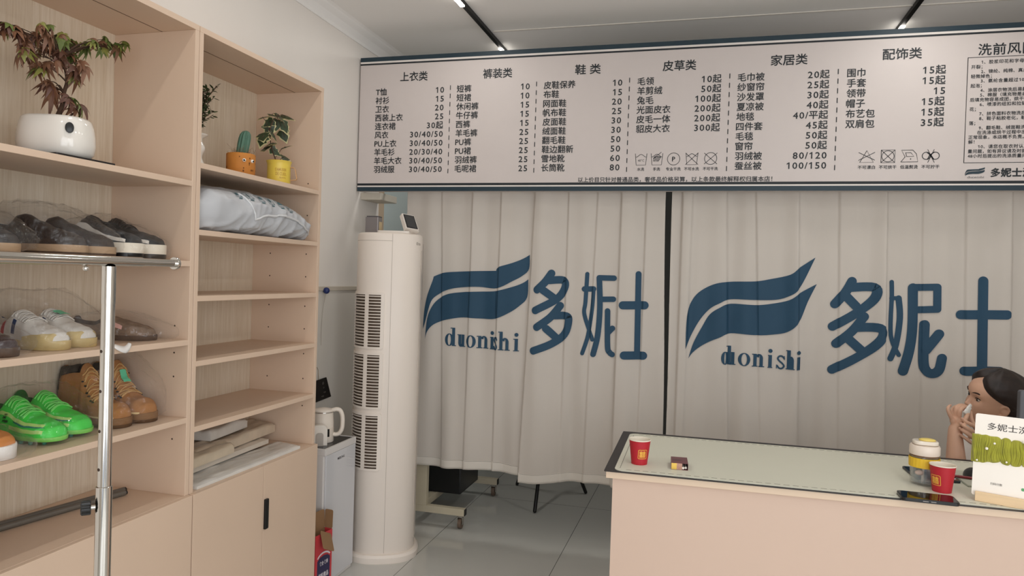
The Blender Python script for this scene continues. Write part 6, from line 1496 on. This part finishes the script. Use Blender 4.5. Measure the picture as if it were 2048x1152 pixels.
q = MB(); q.tube([HM @ Vector(p) for p in spline([(.0785, .0215, -.0428), (.0895, .008, -.0380), (.0908, 0, -.0392), (.0895, -.008, -.0380), (.0785, -.0215, -.0428)], 4)], [.0018+.0026*sin(pi*i/16) for i in range(17)], 10, round_ends=True); q.build('upper_lip', lipm, person, smooth=60, world=True)
q = MB(); q.tube([HM @ Vector(p) for p in spline([(.0785, .0200, -.0452), (.0888, .007, -.0505), (.0888, -.007, -.0505), (.0785, -.0200, -.0452)], 5)], [.0018+.0030*sin(pi*i/15) for i in range(16)], 10, round_ends=True); q.build('lower_lip', lipm, person, smooth=60, world=True)
# nails
nail = mat('nail_pink', '#D3A48E', 0.3)
for p, d in (((.8935, 3.0455, 1.0680), (.5, -.6, .6)), ((.9255, 3.0170, 1.0250), (-.4, -.8, .4)), ((.9185, 3.0105, 1.0075), (-.5, -.8, .3)), ((.9175, 3.0150, .9885), (-.5, -.8, .2)), ((.9240, 3.0225, .9632), (-.5, -.8, .2))):
    MB().sphere((0, 0, 0), .0046, 12, 8, sq=(1, .8, .35)).xform(Matrix.Translation(p) @ Vector(d).to_track_quat('Z', 'Y').to_matrix().to_4x4()).build('fingernail', nail, person, smooth=180, world=True)
# hair: swept back shell over the skull, falling behind the ear
hair_m = mat('hair_dark_brown', '#241915', 0.5, var=0.45, scale=90, stretch=(.2, 1, .3), bump=0.5, bscale=140)
HL = [(-.20, 108), (-.06, 106), (-.03, 104), (-.012, 108), (.006, 104), (.020, 90), (.034, 72), (.048, 55), (.062, 41), (.076, 28), (.088, 14), (.096, 2), (.13, 0)]
def hair_pt(z, th):
    zz = max(z, -.03); th2 = th
    p = headP(min(zz, .1235), th2, 0.0)
    e = .016+.006*sstep((z-.06)/.05)+.004*noise.noise(Vector((th*3, z*6, 1)))+.0016*noise.noise(Vector((th*26, z*5, 2)))
    n = Vector((p.x*.9, p.y*1.1, max(p.z-.02, 0)*1.3)); n = n.normalized() if n.length > 1e-5 else Vector((0, 0, 1))
    edge = abs(((th+pi) % (2*pi))-pi); h0 = R(lint(HL, z)); k = sstep((edge-h0)/.35) if h0 > 0.01 else 1.0
    p = p+n*(e*(0.15+.85*k))
    if z < -.03:
        f = (-.03-z)/.17; p = Vector((p.x*(1-.25*f)-.012*f, p.y*(1-.45*f), z))
    return p
rings = []; NT = 90
for i in range(64):
    z = -.20+.3235*i/63; h0 = max(R(lint(HL, z)), .02)
    arc = [hair_pt(z, h0+(2*pi-2*h0)*j/NT) for j in range(NT+1)]
    a, b = arc[-1], arc[0]; inner = [a.lerp(b, k/8)+Vector((-.012*sin(pi*k/8), 0, 0)) for k in range(1, 8)]
    rings.append([HM @ p for p in arc+inner])
q = MB(); q.loft(rings, True, True)
q.sphere(HM @ Vector((-.012, 0, .105)), .038, sq=(1.5, 1.1, .8))
hm = remesh(q, .0026, 5, 'hair'); hm.materials.append(hair_m); link('hair', hm, person, True)
# white short-sleeved top and dark trousers
top_w = mat('white_cotton', '#D9D4CE', 0.85, var=0.04, scale=20, bump=0.1, bscale=120)
def wr(p): return 0.004*noise.noise(Vector(p)*22)
q = MB(); n = 44
RR_ = []
for z in [.44+.445*i/26 for i in range(27)]:
    w = interp([(t[0], t[1]) for t in TRK], z); d = interp([(t[0], t[2]) for t in TRK], z); o_ = interp([(t[0], t[3]) for t in TRK], z)
    RR_.append([Vector(p)+Vector((wr(p), wr(p[::-1]) if False else wr(Vector(p)*1.3), 0)) for p in trunk_ring(z, w, d, o_, n, .014)])
q.loft(RR_, True, True)
for S_, E_ in ((SR, ER), (SL, EL)):
    d = (E_-S_); q.tube([S_+Vector((0, 0, .004))-d*.08, S_+d*.25, S_+d*.55, S_+d*.66], [.056, .060, .058, .060], 22, caps=True)
q.tube([SR+Vector((0, 0, .006)), (1.09, 3.21, .874), SL+Vector((0, 0, .006))], [.054, .060, .054], 20)
sh = remesh(q, 0.006, 2, 'top'); sh.materials.append(top_w); link('top', sh, person, True)
q = MB()
for sg in (-1, 1):
    h = HIP+lT*(sg*.085)+Vector((0, 0, .49)); k = h+fT*.40+Vector((-.02, 0.01, .015)); k.y = max(k.y, 2.99); f_ = k+Vector((.04, .05, -.43))
    q.tube([h, h*.5+k*.5, k], [.094, .084, .067], 18, round_ends=True); q.tube([k, k*.6+f_*.4+Vector((.01, .01, 0)), k*.12+f_*.88], [.066, .066, .056], 18, round_ends=True)
q.loft([trunk_ring(z, w, d, o_, 40, .010) for z, w, d, o_ in TRK[:4]])
tr = remesh(q, 0.008, 2, 'trousers'); tr.materials.append(mat('dark_denim', '#2C3340', 0.85, var=0.1, scale=60)); link('trousers', tr, person, True)
# the tissue she holds
tis = thing('tissue', 'crumpled white tissue held at the nose of the seated person', 'tissue', (.957, 3.072, 1.045))
q = MB(); rings = []; T0 = Vector((.9700, 3.0850, 1.0665)); T1 = Vector((.9470, 3.0500, 1.0400))
for i in range(15):
    k = i/14; c = T0.lerp(T1, k); r_ = .0075+.011*k*(1-.2*k) if k > .28 else .0085
    rings.append([c+Vector((cos(a)*.8, cos(a)*.3, -cos(a)*.35)).normalized()*0+Vector((.8*cos(a), .45*cos(a)-.3*sin(a), .8*sin(a)-.2*cos(a)))*(r_*(1+.35*noise.noise(Vector((cos(a)*2, sin(a)*2, k*6))))) for a in [2*pi*j/24 for j in range(24)]])
q.loft(rings).build('tissue_paper', mat('tissue_white', '#E8E4DE', 0.9, bump=0.3, bscale=90), tis, smooth=180, world=True)
# stool under her
st = thing('stool', 'dark round stool under the seated person behind the counter', 'stool', (HIP.x, HIP.y, 0))
MB().lathe([(.0005, .368), (.17, .368), (.185, .375), (.185, .395), (.17, .408), (.0005, .410)], n=40).build('seat', mat('stool_black', '#26262A', 0.6), st, smooth=50)
MB().cyl((0, 0, .05), (0, 0, .370), .022, 20).build('post', chrome_m, st, smooth=40)
for k in range(5):
    a = 2*pi*k/5; MB().tube([(0, 0, .07), (.24*cos(a), .24*sin(a), .045)], [.020, .014], 12, round_ends=True).build('leg', mat('stool_black', '#26262A'), st, smooth=50)
    MB().cyl((.23*cos(a)-.01, .23*sin(a), .022), (.23*cos(a)+.01, .23*sin(a), .022), .022, 16).build('castor_wheel', black_m, st, smooth=40)
